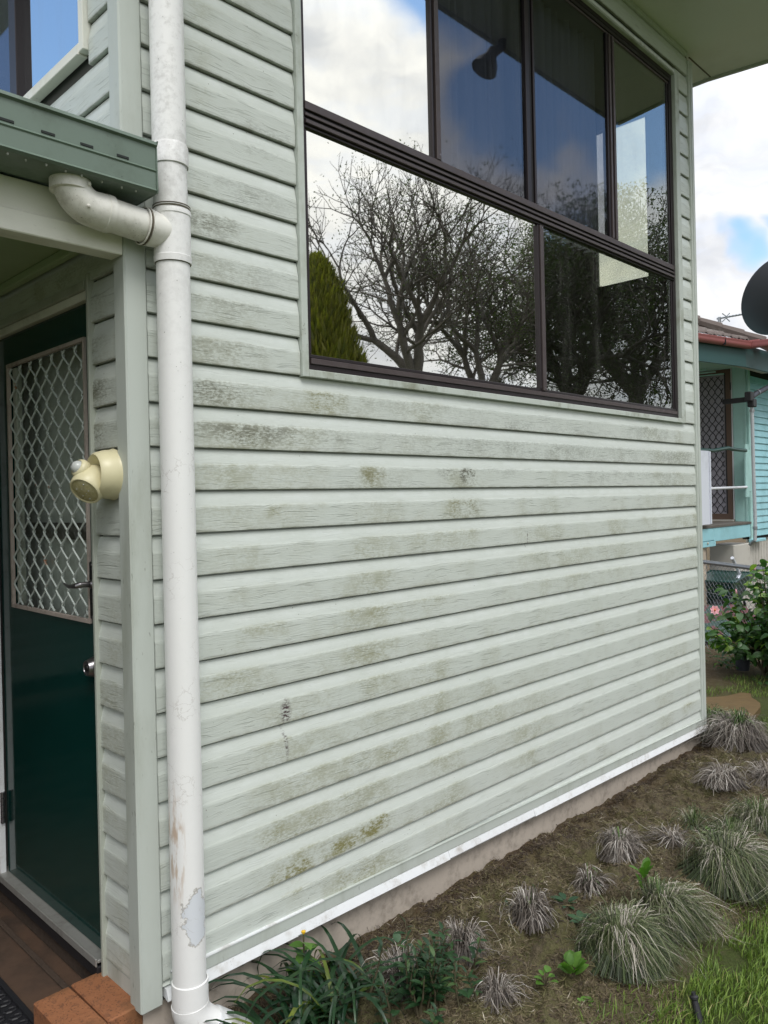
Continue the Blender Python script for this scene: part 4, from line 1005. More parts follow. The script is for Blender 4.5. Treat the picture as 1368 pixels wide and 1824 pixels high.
def mk_stone(t, b):
    P = t.pos(); n = t.noise(P, 14., 5, .65)
    c = t.mix(n, (.075, .046, .016), (.150, .095, .034)); c = t.mix(t.ss(t.noise(P, 70., 4, .7), .55, .7, 0, .7), c, (.09, .075, .04))
    t.put(b.inputs['Base Color'], c); t.put(b.inputs['Normal'], t.bump(n, .5, .008)); t.put(b.inputs['Roughness'], .6)
M['stone'] = mat('algae_covered_slab', fn=mk_stone)
st = []
rg = random.Random(2)
for i in range(22):
    a_ = i / 22 * 6.283; rr_ = 1 + rg.uniform(-.12, .12); st.append((4.82 + .50 * math.cos(a_) * rr_, .24 + .22 * math.sin(a_) * rr_))
tag(build('stepping_slab', MB().prism([(x, y, -1.72) for x, y in st], [(x, y, -1.664) for x, y in st]), M['stone']), 'rusty orange algae-covered stone slab beyond the wall corner', 'stepping stone')
pt = thing('plant_pot', 'small grey pot under the flowering bush', 'pot', (6.25, .62, GZ))
build('body', MB().lathe((6.25, .62, GZ), (0, 0, 1), [(0, .055), (.16, .075), (.165, .082), (.19, .082), (.19, .07), (.15, .065), (.15, 0)], 20), M['dish'], pt, smooth=True)

# ------------------------------------------------------------------ foliage
def leafmat(name, a, b_, c=None, rough=.45, trans=.35, key='rnd'):
    m = bpy.data.materials.new(name); m.use_nodes = True; t = NT(m.node_tree); b = t.n['Principled BSDF']
    r = t.attr(key) if key else t.rnd()
    col = t.mix(r, a, b_)
    if c: col = t.mix(t.ss(r, .80, .95), col, c)
    col = t.mix(t.ss(t.noise(t.pos(), 30., 3, .6), .4, .7, 0, .35), col, tuple(x * .6 for x in a))
    t.put(b.inputs['Base Color'], col); b.inputs['Roughness'].default_value = rough; b.inputs['Specular IOR Level'].default_value = .4
    tr = t.new('ShaderNodeBsdfTranslucent'); t.put(tr.inputs[0], t.mix(1., col, (1.5, 1.9, .8), 'MULTIPLY'))
    mx = t.new('ShaderNodeMixShader'); mx.inputs[0].default_value = trans
    o = t.n['Material Output']; t.l.new(b.outputs[0], mx.inputs[1]); t.l.new(tr.outputs[0], mx.inputs[2]); t.l.new(mx.outputs[0], o.inputs[0])
    return m
M['bark'] = mat('grey_bark', fn=weathered((.10, .088, .075), (.03, .03, .025), .7, 8., .9, .4))
M['leaf_tree'] = leafmat('small_dark_tree_leaves', (.028, .045, .016), (.075, .095, .034))
M['leaf_conifer'] = leafmat('olive_conifer_foliage', (.065, .078, .012), (.20, .185, .026))
M['hib_leaf'] = leafmat('glossy_hibiscus_leaves', (.028, .075, .024), (.07, .15, .038), (.20, .32, .05), .35, .25)
M['hib_leaf_obj'] = leafmat('glossy_hibiscus_leaf', (.035, .095, .030), (.085, .18, .045), (.24, .36, .06), .30, .25, None)
M['strap'] = leafmat('dark_strap_leaves', (.010, .036, .016), (.030, .075, .026), (.16, .20, .03), .30, .2, None)
M['shrub_leaf'] = leafmat('dark_narrow_shrub_leaf', (.014, .045, .018), (.035, .085, .030), (.07, .13, .04), .42, .2, None)
M['weed_leaf'] = leafmat('fresh_green_weed_leaf', (.075, .17, .025), (.13, .26, .045), None, .5, .35, None)
M['weed_dark'] = leafmat('bluish_weed_leaf', (.030, .075, .038), (.055, .12, .055), None, .5, .3, None)
M['stem'] = mat('green_brown_stem', (.07, .06, .03), .8)
M['petal'] = mat('pink_petals', (.85, .45, .50), .6); M['petal_core'] = mat('flower_centre', (.75, .28, .10), .6); M['yellow'] = mat('yellow_floret', (.70, .42, .02), .6)

def mondo_mat(name, stops):
    m = bpy.data.materials.new(name); m.use_nodes = True; t = NT(m.node_tree); b = t.n['Principled BSDF']
    c = t.ramp(t.attr('rnd'), stops)
    t.put(b.inputs['Base Color'], c); b.inputs['Roughness'].default_value = .55; b.inputs['Specular IOR Level'].default_value = .35
    return m
M['mondo_dry'] = mondo_mat('dry_grey_mondo_grass', [(0., (.035, .027, .022)), (.30, (.10, .085, .072)), (.65, (.21, .18, .155)), (.88, (.36, .325, .29)), (1., (.52, .49, .45))])
M['mondo_mix'] = mondo_mat('half_green_mondo_grass', [(0., (.018, .024, .012)), (.25, (.045, .065, .026)), (.5, (.095, .125, .046)), (.74, (.16, .175, .09)), (.84, (.33, .29, .24)), (1., (.52, .48, .42))])
M['mondo_green'] = mondo_mat('green_mondo_grass', [(0., (.030, .060, .018)), (.5, (.07, .12, .035)), (.85, (.14, .20, .07)), (1., (.38, .36, .26))])
M['grass'] = mondo_mat('lawn_grass_blades', [(0., (.055, .10, .012)), (.5, (.12, .20, .028)), (.85, (.20, .28, .05)), (1., (.32, .29, .12))])
M['fibre'] = mondo_mat('dry_root_fibres', [(0., (.024, .016, .012)), (.30, (.080, .055, .036)), (.62, (.175, .140, .080)), (.88, (.150, .148, .055)), (.97, (.20, .17, .11)), (1., (.45, .40, .32))])

def ribbons(P, W_, side, rnd):
    """P: (n, k, 3) centre lines, W_: (n, k) widths, side: (n, 3) -> V, F, attr"""
    n, k, _ = P.shape
    A = P - side[:, None, :] * W_[..., None] * .5; B = P + side[:, None, :] * W_[..., None] * .5
    V = np.stack([A, B], 2).reshape(-1, 3)
    base = (np.arange(n) * k * 2)[:, None]; j = np.arange(k - 1)[None, :] * 2
    a = (base + j).ravel(); F = np.stack([a, a + 1, a + 3, a + 2], 1)
    return V, F, np.repeat(rnd, k * 2)

def tuft_mesh(seed, n, rad, h, droop, w=.0028, k=7, asym=(0, 0)):
    r = np.random.default_rng(seed)
    az = r.uniform(0, 2 * np.pi, n); ph0 = r.uniform(0, 6.28); L_ = rad * r.uniform(.35, 1.15, n) * (1 + .28 * np.sin(az + ph0) + .16 * np.sin(3 * az + 2 * ph0)); L_ = L_ * np.where(r.uniform(0, 1, n) > .96, 1.45, 1); cr = rad * .22 * np.sqrt(r.uniform(0, 1, n)); ca = az + r.normal(0, .5, n)
    t = np.linspace(0, 1, k)[None, :]
    bend = r.normal(0, .8, n)
    ang = az[:, None] + bend[:, None] * t
    reach = L_[:, None] * (1 - (1 - t) ** 1.5)
    hh = h * .88 * r.uniform(.3, 1.25, n)
    x = (cr * np.cos(ca))[:, None] + reach * np.cos(ang) + asym[0] * t ** 1.5; y = (cr * np.sin(ca))[:, None] + reach * np.sin(ang) + asym[1] * t ** 1.5
    dr = droop * r.uniform(.7, 1.3, n)
    z = hh[:, None] * (np.sin(np.minimum(t * 1.9, 1.0) * np.pi / 2) ** .8) * 1. - (dr[:, None] * np.clip(t - .30, 0, 1) ** 1.35)
    z = z + (r.normal(0, .012, n)[:, None] * np.sin(t * 5)); z = np.maximum(z, .004 + .01 * r.uniform(0, 1, n)[:, None])
    P = np.stack([x, y, z], -1)
    wd = w * r.uniform(.7, 1.3, n)[:, None] * (1 - t ** 3 * .85)
    side = np.stack([-np.sin(az), np.cos(az), r.normal(0, .35, n)], -1); side /= np.linalg.norm(side, axis=1)[:, None]
    return P, wd, side, r

def tuft(name, label, x, y, rad, h, n, m, seed, droop=None, green=0, group='mondo grass tufts in the garden bed', zoff=0., w=.0021, asym=(0, 0)):
    z0 = float(ground_h(x, y)) + zoff
    P, wd, side, r = tuft_mesh(seed, n, rad, h, h * 1.25 if droop is None else droop, w, asym=asym)
    rnd = r.uniform(0, 1, n)
    n_az = np.arctan2(side[:, 0], -side[:, 1]); rnd = np.clip(rnd * .8 + .16 + .16 * np.sin(n_az * 2 + seed), 0, 1)
    V, F, A = ribbons(P, wd, side, rnd)
    t_ = thing(name, label, 'grass tuft', (x, y, z0), group)
    tag(fast('dry_blades', V, F, m, t_, {'rnd': A}), kind='stuff')
    # dead matted core so that the crown is not see-through
    rc = np.random.default_rng(seed + 5); nc = n // 3
    az = rc.uniform(0, 6.283, nc); d0 = rad * .75 * np.sqrt(rc.uniform(0, 1, nc)); tt = np.linspace(0, 1, 4)[None, :]
    cx = d0 * np.cos(az); cy = d0 * np.sin(az); cz = h * .62 * np.sqrt(np.maximum(0, 1 - (d0 / rad) ** 2)) * rc.uniform(.5, 1, nc)
    P2 = np.stack([cx[:, None] + np.cos(az)[:, None] * tt * rad * .35, cy[:, None] + np.sin(az)[:, None] * tt * rad * .35, np.maximum(cz[:, None] * (1 - .75 * tt), .003)], -1)
    sd2 = np.stack([-np.sin(az), np.cos(az), rc.normal(0, .5, nc)], -1); sd2 /= np.linalg.norm(sd2, axis=1)[:, None]
    V, F, A = ribbons(P2, np.full((nc, 4), w * 1.8), sd2, np.clip(rc.normal(.15, .12, nc), 0, 1))
    tag(fast('thatch', V, F, m, t_, {'rnd': A}), kind='stuff')
    if green:
        P, wd, side, r = tuft_mesh(seed + 9, green, rad * .35, h * 1.25, h * .45, w * 1.3, 6)
        V, F, A = ribbons(P, wd, side, np.clip(r.normal(.5, .25, green), 0, 1))
        tag(fast('green_shoots', V, F, M['mondo_green'], t_, {'rnd': A}), kind='stuff')
    return t_

T = tuft
T('mondo_tuft', 'largest dome of drooping half-green mondo grass at the bottom of the bed', 1.33, -.78, .150, .140, 3000, M['mondo_mix'], 1, asym=(.03, -.05))
T('mondo_tuft', 'broad shaggy mondo clump right behind the largest dome', 1.60, -.79, .125, .140, 2200, M['mondo_mix'], 2, green=50, asym=(.05, -.05))
T('mondo_tuft', 'large arching mondo clump at the right edge of the photo', 2.12, -.82, .18, .165, 3200, M['mondo_mix'], 3, asym=(.02, -.05))
T('mondo_tuft', 'small silvery mondo tuft without green shoots, just right of the dark leafy shrub', .945, -.395, .085, .115, 430, M['mondo_dry'], 4, w=.0026)
T('mondo_tuft', 'small silvery mondo tuft crowned with pale green shoots, left of the largest dome', 1.255, -.455, .085, .11, 430, M['mondo_dry'], 5, green=16, w=.0028)
T('mondo_tuft', 'sparse grey mondo tuft with dark broad leaves at its foot', 1.72, -.425, .09, .09, 240, M['mondo_dry'], 6, green=8, w=.0028)
T('mondo_tuft', 'round grey mondo tuft with one upright green shoot', 2.03, -.40, .105, .105, 900, M['mondo_dry'], 7, green=14, w=.0026)
T('mondo_tuft', 'bleached straw-grey mondo tuft below the wall corner', 3.12, -.43, .125, .09, 600, M['mondo_dry'], 8, w=.0030)
T('mondo_tuft', 'two-toned mondo tuft, green on top and dry grey below, beyond the wall corner', 3.86, -.235, .21, .17, 1100, M['mondo_dry'], 9, green=160, w=.0032)
T('mondo_tuft', 'green mondo tuft tucked behind the wall corner', 4.06, .05, .19, .20, 1000, M['mondo_green'], 10, w=.0034)
T('mondo_tuft', 'grey mondo tuft half hidden behind the dark leafy shrub', .71, -.335, .11, .10, 460, M['mondo_dry'], 11, w=.0028)
T('mondo_tuft', 'thin greenish mondo wisp in the middle of the bed', 2.58, -.49, .13, .09, 190, M['mondo_mix'], 12, green=14)
T('mondo_tuft', 'flattened dead mondo wisp between the sparse and round tufts', 2.28, -.52, .12, .04, 170, M['mondo_dry'], 13)
T('mondo_tuft', 'green and grey mondo clump at the far right edge above the arching clump', 2.72, -.74, .14, .15, 900, M['mondo_mix'], 14, green=60)
T('mondo_tuft', 'grey mondo tuft cut off by the bottom edge of the photo', .86, -.60, .08, .07, 260, M['mondo_dry'], 15)
T('mondo_tuft', 'low dry mondo tuft at the lawn edge behind the arching clump', 2.40, -.74, .11, .13, 700, M['mondo_mix'], 16, green=40)
T('mondo_tuft', 'wispy pale mondo tuft beside the bleached one', 3.36, -.58, .16, .09, 420, M['mondo_dry'], 17)

# dry matted fibres over the bed
def fibres():
    r = np.random.default_rng(21); n = 190000
    x = r.uniform(.05, 4.4, n); y = -np.abs(r.uniform(0, 1.08, n)); x = .05 + 4.3 * r.uniform(0, 1, n) ** 1.35
    keep = (y > -1.02 + .12 * np.sin(x * 5)) ; x, y = x[keep], y[keep]; n = len(x)
    cl_ = fbm(x, y, 9, 3, 31); k2 = cl_ + r.normal(0, .07, n) > .36; x, y, cl_ = x[k2], y[k2], cl_[k2]; n = len(x)
    z = ground_h(x, y); az = r.uniform(0, 6.283, n); ln = r.uniform(.010, .038, n) * (1 + .8 * (r.uniform(0, 1, n) > .96)); el = r.uniform(-.1, .8, n)
    t = np.linspace(0, 1, 3)[None, :]; az2 = az[:, None] + r.normal(0, .9, n)[:, None] * t
    P = np.stack([x[:, None] + ln[:, None] * t * np.cos(az2) * np.cos(el)[:, None], y[:, None] + ln[:, None] * t * np.sin(az2) * np.cos(el)[:, None], z[:, None] + .001 + ln[:, None] * (np.sin(el)[:, None] * t - .25 * t * t)], -1)
    side = np.stack([-np.sin(az), np.cos(az), r.normal(0, .6, n)], -1); side /= np.linalg.norm(side, axis=1)[:, None]
    wd = np.repeat(r.uniform(.0012, .0030, n)[:, None], 3, 1) * np.array([[1, .9, .3]])
    rn = np.clip(cl_ + r.normal(-.04, .20, n) + .0 * y, 0, 1); rn = np.where((y > -.16) & (r.uniform(0, 1, n) > .4), rn * .35, rn)
    V, F, A = ribbons(P, wd, side, rn); tag(fast('ground_thatch', V, F, M['fibre'], None, {'rnd': A}), kind='stuff', label='dry mossy root matting covering the garden bed', cat='ground cover')
fibres()
def lawn():
    r = np.random.default_rng(5); n = 90000
    x = np.concatenate([r.uniform(.9, 3.6, n // 2), r.uniform(3.6, 8.5, n // 2)]); y = np.concatenate([r.uniform(-1.75, -.82, n // 2), r.uniform(-1.5, 1.0, n // 2)])
    nn = fbm(x, y, 3.5, 3, 7)
    front = y < -.96 - .10 * (fbm(x, y, 4, 2, 12) - .5) - .22 * np.clip((2.6 - x) / 2, 0, 1) * 0
    back = (x > 3.95 + .3 * nn) & (y > -.9) & (y < .85 - .1 * (x - 4)) & (nn > .44)
    dens = fbm(x, y, 6, 3, 44) > .40
    k = (front & dens) | (back & dens); k &= ~((np.abs(x - 4.9) < .55) & (np.abs(y - .22) < .26))
    mid = (y < -.84) & (y > -1.0) & (r.uniform(0, 1, n) > .85); k |= mid & (x < 4)
    x, y = x[k], y[k]; n = len(x); z = ground_h(x, y)
    ln = r.uniform(.015, .055, n); az = r.uniform(0, 6.283, n); t = np.linspace(0, 1, 4)[None, :]; b = r.uniform(.1, .9, n)
    P = np.stack([x[:, None] + ln[:, None] * np.cos(az)[:, None] * b[:, None] * t ** 1.6, y[:, None] + ln[:, None] * np.sin(az)[:, None] * b[:, None] * t ** 1.6, z[:, None] + ln[:, None] * (t - .35 * b[:, None] * t * t)], -1)
    side = np.stack([-np.sin(az + .6), np.cos(az + .6), np.zeros(n)], -1)
    wd = r.uniform(.0018, .0040, n)[:, None] * np.array([[.9, 1, .75, .1]])
    rn = np.clip(r.normal(.45, .25, n) , 0, 1)
    V, F, A = ribbons(P, wd, side, rn); tag(fast('lawn_grass', V, F, M['grass'], None, {'rnd': A}), kind='stuff', label='short bright green grass along the right edge of the bed', cat='grass')
lawn()

# one folded leaf mesh, shared
def leaf_mesh(name, L_, w, m, fold=.25, curl=.2, toothed=False, k=5):
    vs = []; fs = []
    for i in range(k + 1):
        t_ = i / k; ww = w * math.sin(math.pi * min(1, t_ * .94 + .05)) ** .8 * (1 if not toothed else (1 + .10 * (i % 2)))
        z = -curl * L_ * t_ * t_; vs += [(t_ * L_, -ww, z + fold * ww), (t_ * L_, 0, z), (t_ * L_, ww, z + fold * ww)]
        if i: a = 3 * (i - 1); fs += [(a, a + 1, a + 4, a + 3), (a + 1, a + 2, a + 5, a + 4)]
    me = bpy.data.meshes.new(name); me.from_pydata(vs, [], fs); me.materials.append(m)
    me.polygons.foreach_set('use_smooth', [True] * len(me.polygons)); return me
def place(name, me, parent, p, az, el, roll, s=1.):
    o = bpy.data.objects.new(name, me); COL.objects.link(o); o.parent = parent; o.location = Vector(p) - origin(parent)
    o.rotation_euler = (Matrix.Rotation(az, 3, 'Z') @ Matrix.Rotation(-el, 3, 'Y') @ Matrix.Rotation(roll, 3, 'X')).to_euler(); o.scale = (s, s, s); return o

# hibiscus bush
def bush():
    r = random.Random(8); c = Vector((6.20, .36, -1.16)); hb = thing('hibiscus_bush', 'glossy leaved hibiscus bush with one open pink flower beside the fence', 'bush', (6.2, .36, GZ))
    me = leaf_mesh('leaf', .088, .027, M['hib_leaf_obj'], .3, .35); V = []; F = []; A = []; lv = []; stems = MB()
    tips = []
    for i in range(50):
        a_ = r.uniform(0, 6.28); el = r.uniform(.30, 1.5); ln = r.uniform(.45, .98) * (.78 + .22 * math.sin(el))
        p0 = Vector((6.2 + r.uniform(-.06, .06), .36 + r.uniform(-.06, .06), GZ)); d = Vector((math.cos(a_) * math.cos(el), math.sin(a_) * math.cos(el), math.sin(el)))
        pm = p0 + Vector((d.x * .25, d.y * .25, .32)) * ln; p1 = p0 + Vector((d.x * .92, d.y * .92, d.z * 1.05)) * ln + Vector((0, 0, .05)); tips.append((p0, pm, p1))
        stems.tube([p0, pm, p1], [.010, .007, .003], 5)
    build('stems', stems, M['stem'], hb)
    allv = []
    for (p0, pm, p1) in tips:
        for q in range(44):
            t_ = r.uniform(.28, 1.04) ** .8; p = p0 * (1 - t_) ** 2 + pm * 2 * t_ * (1 - t_) + p1 * t_ * t_
            p = p + Vector((r.gauss(0, .05), r.gauss(0, .05), r.gauss(0, .04))); d = Vector((r.gauss(0, 1), r.gauss(0, 1), r.gauss(-.1, .5)))
            if p.z < GZ + .16: continue
            allv.append((p, math.atan2(d.y, d.x) , r.uniform(-.7, .6), r.uniform(-.9, .9), r.uniform(.55, 1.2)))
    dist = lambda e: (e[0] - CP).length - .6 * e[0].z + .25 * (e[0].y)
    allv.sort(key=dist)
    for e in allv[:280]: place('leaf', me, hb, *e)
    for e in allv[280:]:
        p, az, el, ro, s = e; Mx = Matrix.Rotation(az, 3, 'Z') @ Matrix.Rotation(-el, 3, 'Y') @ Matrix.Rotation(ro, 3, 'X'); n = len(V); rv = r.random()
        for v in me.vertices: V.append(p + Mx @ (v.co * s)); A.append(rv)
        for f in me.polygons: F.append([n + j for j in f.vertices])
    tag(fast('foliage', [tuple(v) for v in V], F, M['hib_leaf'], hb, {'rnd': A}, off=hb.location), kind='stuff')
    def flower(p, s, col, name='flower'):
        m_ = MB(); p = Vector(p); d = Vector((-.75, -.55, .25)).normalized(); u = d.orthogonal().normalized(); w = d.cross(u)
        for k in range(7):
            a_ = k * 6.283 / 7; e = u * math.cos(a_) + w * math.sin(a_); f2 = u * math.cos(a_ + 1.57) + w * math.sin(a_ + 1.57)
            for s2 in (1., .62):
                m_.add([p + f2 * .006 * s, p - f2 * .006 * s, p + e * .028 * s * s2 + d * .014 * s - f2 * .020 * s * s2, p + e * .046 * s * s2 + d * .010 * s / s2, p + e * .028 * s * s2 + d * .014 * s + f2 * .020 * s * s2], [(0, 1, 2, 3, 4)])
        f = build(name, m_, M[col], hb, smooth=False); return f
    f = flower((5.93, .735, -1.105), .95, 'petal'); build('stamen', MB().lathe((5.93, .735, -1.105), (-.75, -.55, .25), [(0, .010), (.02, .008), (.032, .004), (.034, 0)], 8), M['petal_core'], hb)
    for q in ((6.15, .46, -.735), (5.95, .55, -.93), (6.25, .25, -1.50)): build('flower_bud', MB().lathe(q, (-.1, .1, 1), [(-.02, 0), (-.012, .007), (.0, .009), (.02, .006), (.028, 0)], 8), M['petal'], hb, smooth=True)
bush()

# strap-leaved plant at the foot of the downpipe: every blade an object
def strap():
    r = random.Random(12); sp_ = thing('strap_leaf_plant', 'dark green strap-leaved clump arching over the foot of the downpipe', 'plant', (.40, -.33, GZ))
    for i in range(120):
        cx = r.choice([.20, .26, .32, .38, .42, .48, .54, .58]) + r.gauss(0, .03); cy = -.27 + r.gauss(0, .05) - .04 * (cx < .3)
        az = r.uniform(0, 6.283) if r.random() < .5 else r.gauss(2.7, .9); ln = r.uniform(.28, .48); up = r.uniform(.75, 1.4); w = r.uniform(.0050, .0095); vs = []; fs = []; k = 9
        dx, dy = math.cos(az), math.sin(az); x = y = 0.; z = 0.; el = up
        tw = r.gauss(0, .25)
        for j in range(k + 1):
            t_ = j / k; ww = w * (1 - t_ ** 2.6) ** .8 * (.65 + .35 * min(1, t_ * 4)); sx, sy = -dy, dx
            vs += [(x - sx * ww, y - sy * ww, z + ww * .35 * (1 + tw)), (x, y, z), (x + sx * ww, y + sy * ww, z + ww * .35 * (1 - tw))]
            st_ = ln / k; x += dx * math.cos(el) * st_; y += dy * math.cos(el) * st_; z += math.sin(el) * st_; el -= r.uniform(.9, 1.5) * up * .30 * (.35 + t_)
            if j: a = 3 * (j - 1); fs += [(a, a + 1, a + 4, a + 3), (a + 1, a + 2, a + 5, a + 4)]
        me = bpy.data.meshes.new('blade'); me.from_pydata(vs, [], fs); me.materials.append(M['strap']); me.polygons.foreach_set('use_smooth', [True] * len(me.polygons))
        o = bpy.data.objects.new('blade', me); COL.objects.link(o); o.parent = sp_; o.location = Vector((cx, cy, GZ + .03)) - sp_.location
strap()
# narrow-leaved shrub
def shrub(name, label, spots, seed, me, n_leaf, hgt, spread, el=.6):
    r = random.Random(seed); c = Vector((sum(s[0] for s in spots) / len(spots), sum(s[1] for s in spots) / len(spots), GZ)); sb = thing(name, label, 'shrub', tuple(c)); sm = MB()
    for (x, y, h) in spots:
        g0 = Vector((x, y, float(ground_h(x, y)))); lean = Vector((r.gauss(0, spread), r.gauss(0, spread), 1)); tip = g0 + lean * h; sm.tube([g0, (g0 + tip) / 2 + Vector((r.gauss(0, .01), r.gauss(0, .01), 0)), tip], [.004, .003, .0015], 5)
        for q in range(n_leaf):
            t_ = .25 + .75 * q / n_leaf; p = g0 + lean * h * t_; place('leaf', me, sb, p, q * 2.4 + r.uniform(-.4, .4), el * r.uniform(.4, 1.5) * (.5 + t_ * .6), r.gauss(0, .3), r.uniform(.7, 1.15) * (1.15 - .35 * t_))
    build('stems', sm, M['stem'], sb)
r_ = random.Random(6)
shrub('leafy_shrub', 'low dark green narrow-leaved shrub at the bottom edge of the photo', [(.68 + r_.gauss(0, .10), -.46 + r_.gauss(0, .055), r_.uniform(.09, .19)) for i in range(36)], 4, leaf_mesh('leaf', .044, .0075, M['shrub_leaf'], .3, .25), 12, .2, .22)
# small weeds
def weed(label, x, y, n, size, m, seed, el=.7, w=.32, h=.03):
    r = random.Random(seed); z = float(ground_h(x, y)); wd_ = thing('weed', label, 'weed', (x, y, z)); me = leaf_mesh('leaf', size, size * w, m, .25, .2); sm = MB()
    for i in range(n):
        a_ = i * 2.4 + r.uniform(-.3, .3); p = Vector((x + math.cos(a_) * .012, y + math.sin(a_) * .012, z + h * r.uniform(.3, 1.2)))
        sm.tube([(x, y, z), tuple(p)], .0012, 4); place('leaf', me, wd_, p, a_, el * r.uniform(.4, 1.4), r.gauss(0, .2), r.uniform(.6, 1.15))
    build('stem', sm, M['stem'], wd_); return wd_
weed('bright green spoon-leaved weed left of the largest grass dome', 1.115, -.715, 11, .062, M['weed_leaf'], 1, .95, .36, .035)
weed('small bright green seedling at the bottom left of the spoon-leaved weed', .985, -.70, 9, .030, M['weed_leaf'], 2, .6, .42, .03)
weed('dark leaved weed left of the sparse grey tuft', 1.52, -.445, 8, .045, M['weed_dark'], 3, .35, .30, .02)
weed('bluish two-leaved weed close to the footing', .84, -.20, 4, .050, M['weed_dark'], 4, .8, .45, .03)
weed('low dark weed between the silvery tuft with shoots and the footing', 1.33, -.29, 5, .038, M['weed_dark'], 5, .3, .4, .01)
weed('fresh weed growing out of the shaggy clump', 1.66, -.70, 10, .055, M['weed_leaf'], 6, 1.0, .3, .13)
weed('small weed beside the thin greenish wisp', 2.52, -.60, 8, .040, M['weed_leaf'], 7, .4, .35, .02)
weed('pale seedling between the bright seedling and the photo edge', 1.05, -.80, 7, .022, M['weed_leaf'], 8, .5, .45, .02)
weed('broad dark leaves at the foot of the largest dome', 1.42, -.575, 7, .045, M['weed_dark'], 9, .5, .3, .03)
yw = thing('flowering_weed', 'leafy weed with a tiny yellow flower against the footing', 'weed', (.50, -.10, GZ))
me_ = leaf_mesh('leaf', .062, .020, M['weed_leaf'], .25, .3)
build('stem', MB().tube([(.50, -.10, GZ), (.495, -.105, -1.55), (.50, -.10, -1.448)], .003, 6), M['stem'], yw)
for i in range(16):
    z_ = -1.66 + .20 * i / 16; place('leaf', me_, yw, (.498, -.103, z_), i * 2.4, .25, random.gauss(0, .2), .75 + .5 * (1 - i / 16))
build('flower', MB().lathe((.50, -.10, -1.442), (0, 0, 1), [(-.006, .002), (0, .007), (.005, .0075), (.008, 0)], 10), M['yellow'], yw)
# weedy ground cover in front of the bush
def cover():
    r = random.Random(31); me = leaf_mesh('leaf', .042, .013, M['hib_leaf'], .25, .25); V = []; F = []; A = []
    for i in range(2600):
        x = r.uniform(4.3, 7.0); y = .75 + r.gauss(0, .32) - .12 * (x - 5); 
        if vnoise(np.array([x * 4]), np.array([y * 4]), 3)[0] < .48 or (abs(x - 4.9) < .6 and abs(y - .2) < .3): continue
        p = Vector((x, y, GZ + r.uniform(.005, .07))); Mx = Matrix.Rotation(r.uniform(0, 6.28), 3, 'Z') @ Matrix.Rotation(-r.uniform(-.2, .8), 3, 'Y'); s = r.uniform(.5, 1.3); n = len(V); rv = r.random() * .9
        for v in me.vertices: V.append(tuple(p + Mx @ (v.co * s))); A.append(rv)
        for f in me.polygons: F.append([n + j for j in f.vertices])
    tag(fast('creeping_weeds', V, F, M['hib_leaf'], None, {'rnd': A}), kind='stuff', label='low creeping weeds on the soil in front of the fence', cat='ground cover')
cover()
# fallen leaves and the black sprinkler
def fallen():
    r = random.Random(9); me = leaf_mesh('fallen_leaf', .045, .014, mat('brown_dead_leaf', (.16, .065, .035), .8), .3, -.2)
    for i, (x, y) in enumerate([(1.66, -.06), (4.9, .75), (5.3, .62)]):
        o = place('fallen_leaf', me, None, (x, y, float(ground_h(x, y)) + .008), r.uniform(0, 6), .1, .3, 1.1 if i else 1.)
        tag(o, ['red-brown dead leaf lying against the footing', 'brown dead leaf on the soil left of the pot', 'brown dead leaf on the soil nearest the pot'][i], 'dead leaf')
fallen()
spk = thing('sprinkler', 'small black sprinkler head standing in the grass at the bottom edge', 'sprinkler', (1.29, -1.045, GZ))
build('body', MB().tube([(1.27, -1.075, -1.70), (1.285, -1.055, -1.655), (1.290, -1.045, -1.625)], [.011, .012, .010], 12), M['mat_rubber'], spk, smooth=True)
build('nozzle', MB().lathe((1.290, -1.045, -1.626), (.1, .2, 1), [(0, .010), (.004, .013), (.010, .013), (.014, .007), (.022, .006), (.022, 0)], 14), M['mat_rubber'], spk, smooth=True)

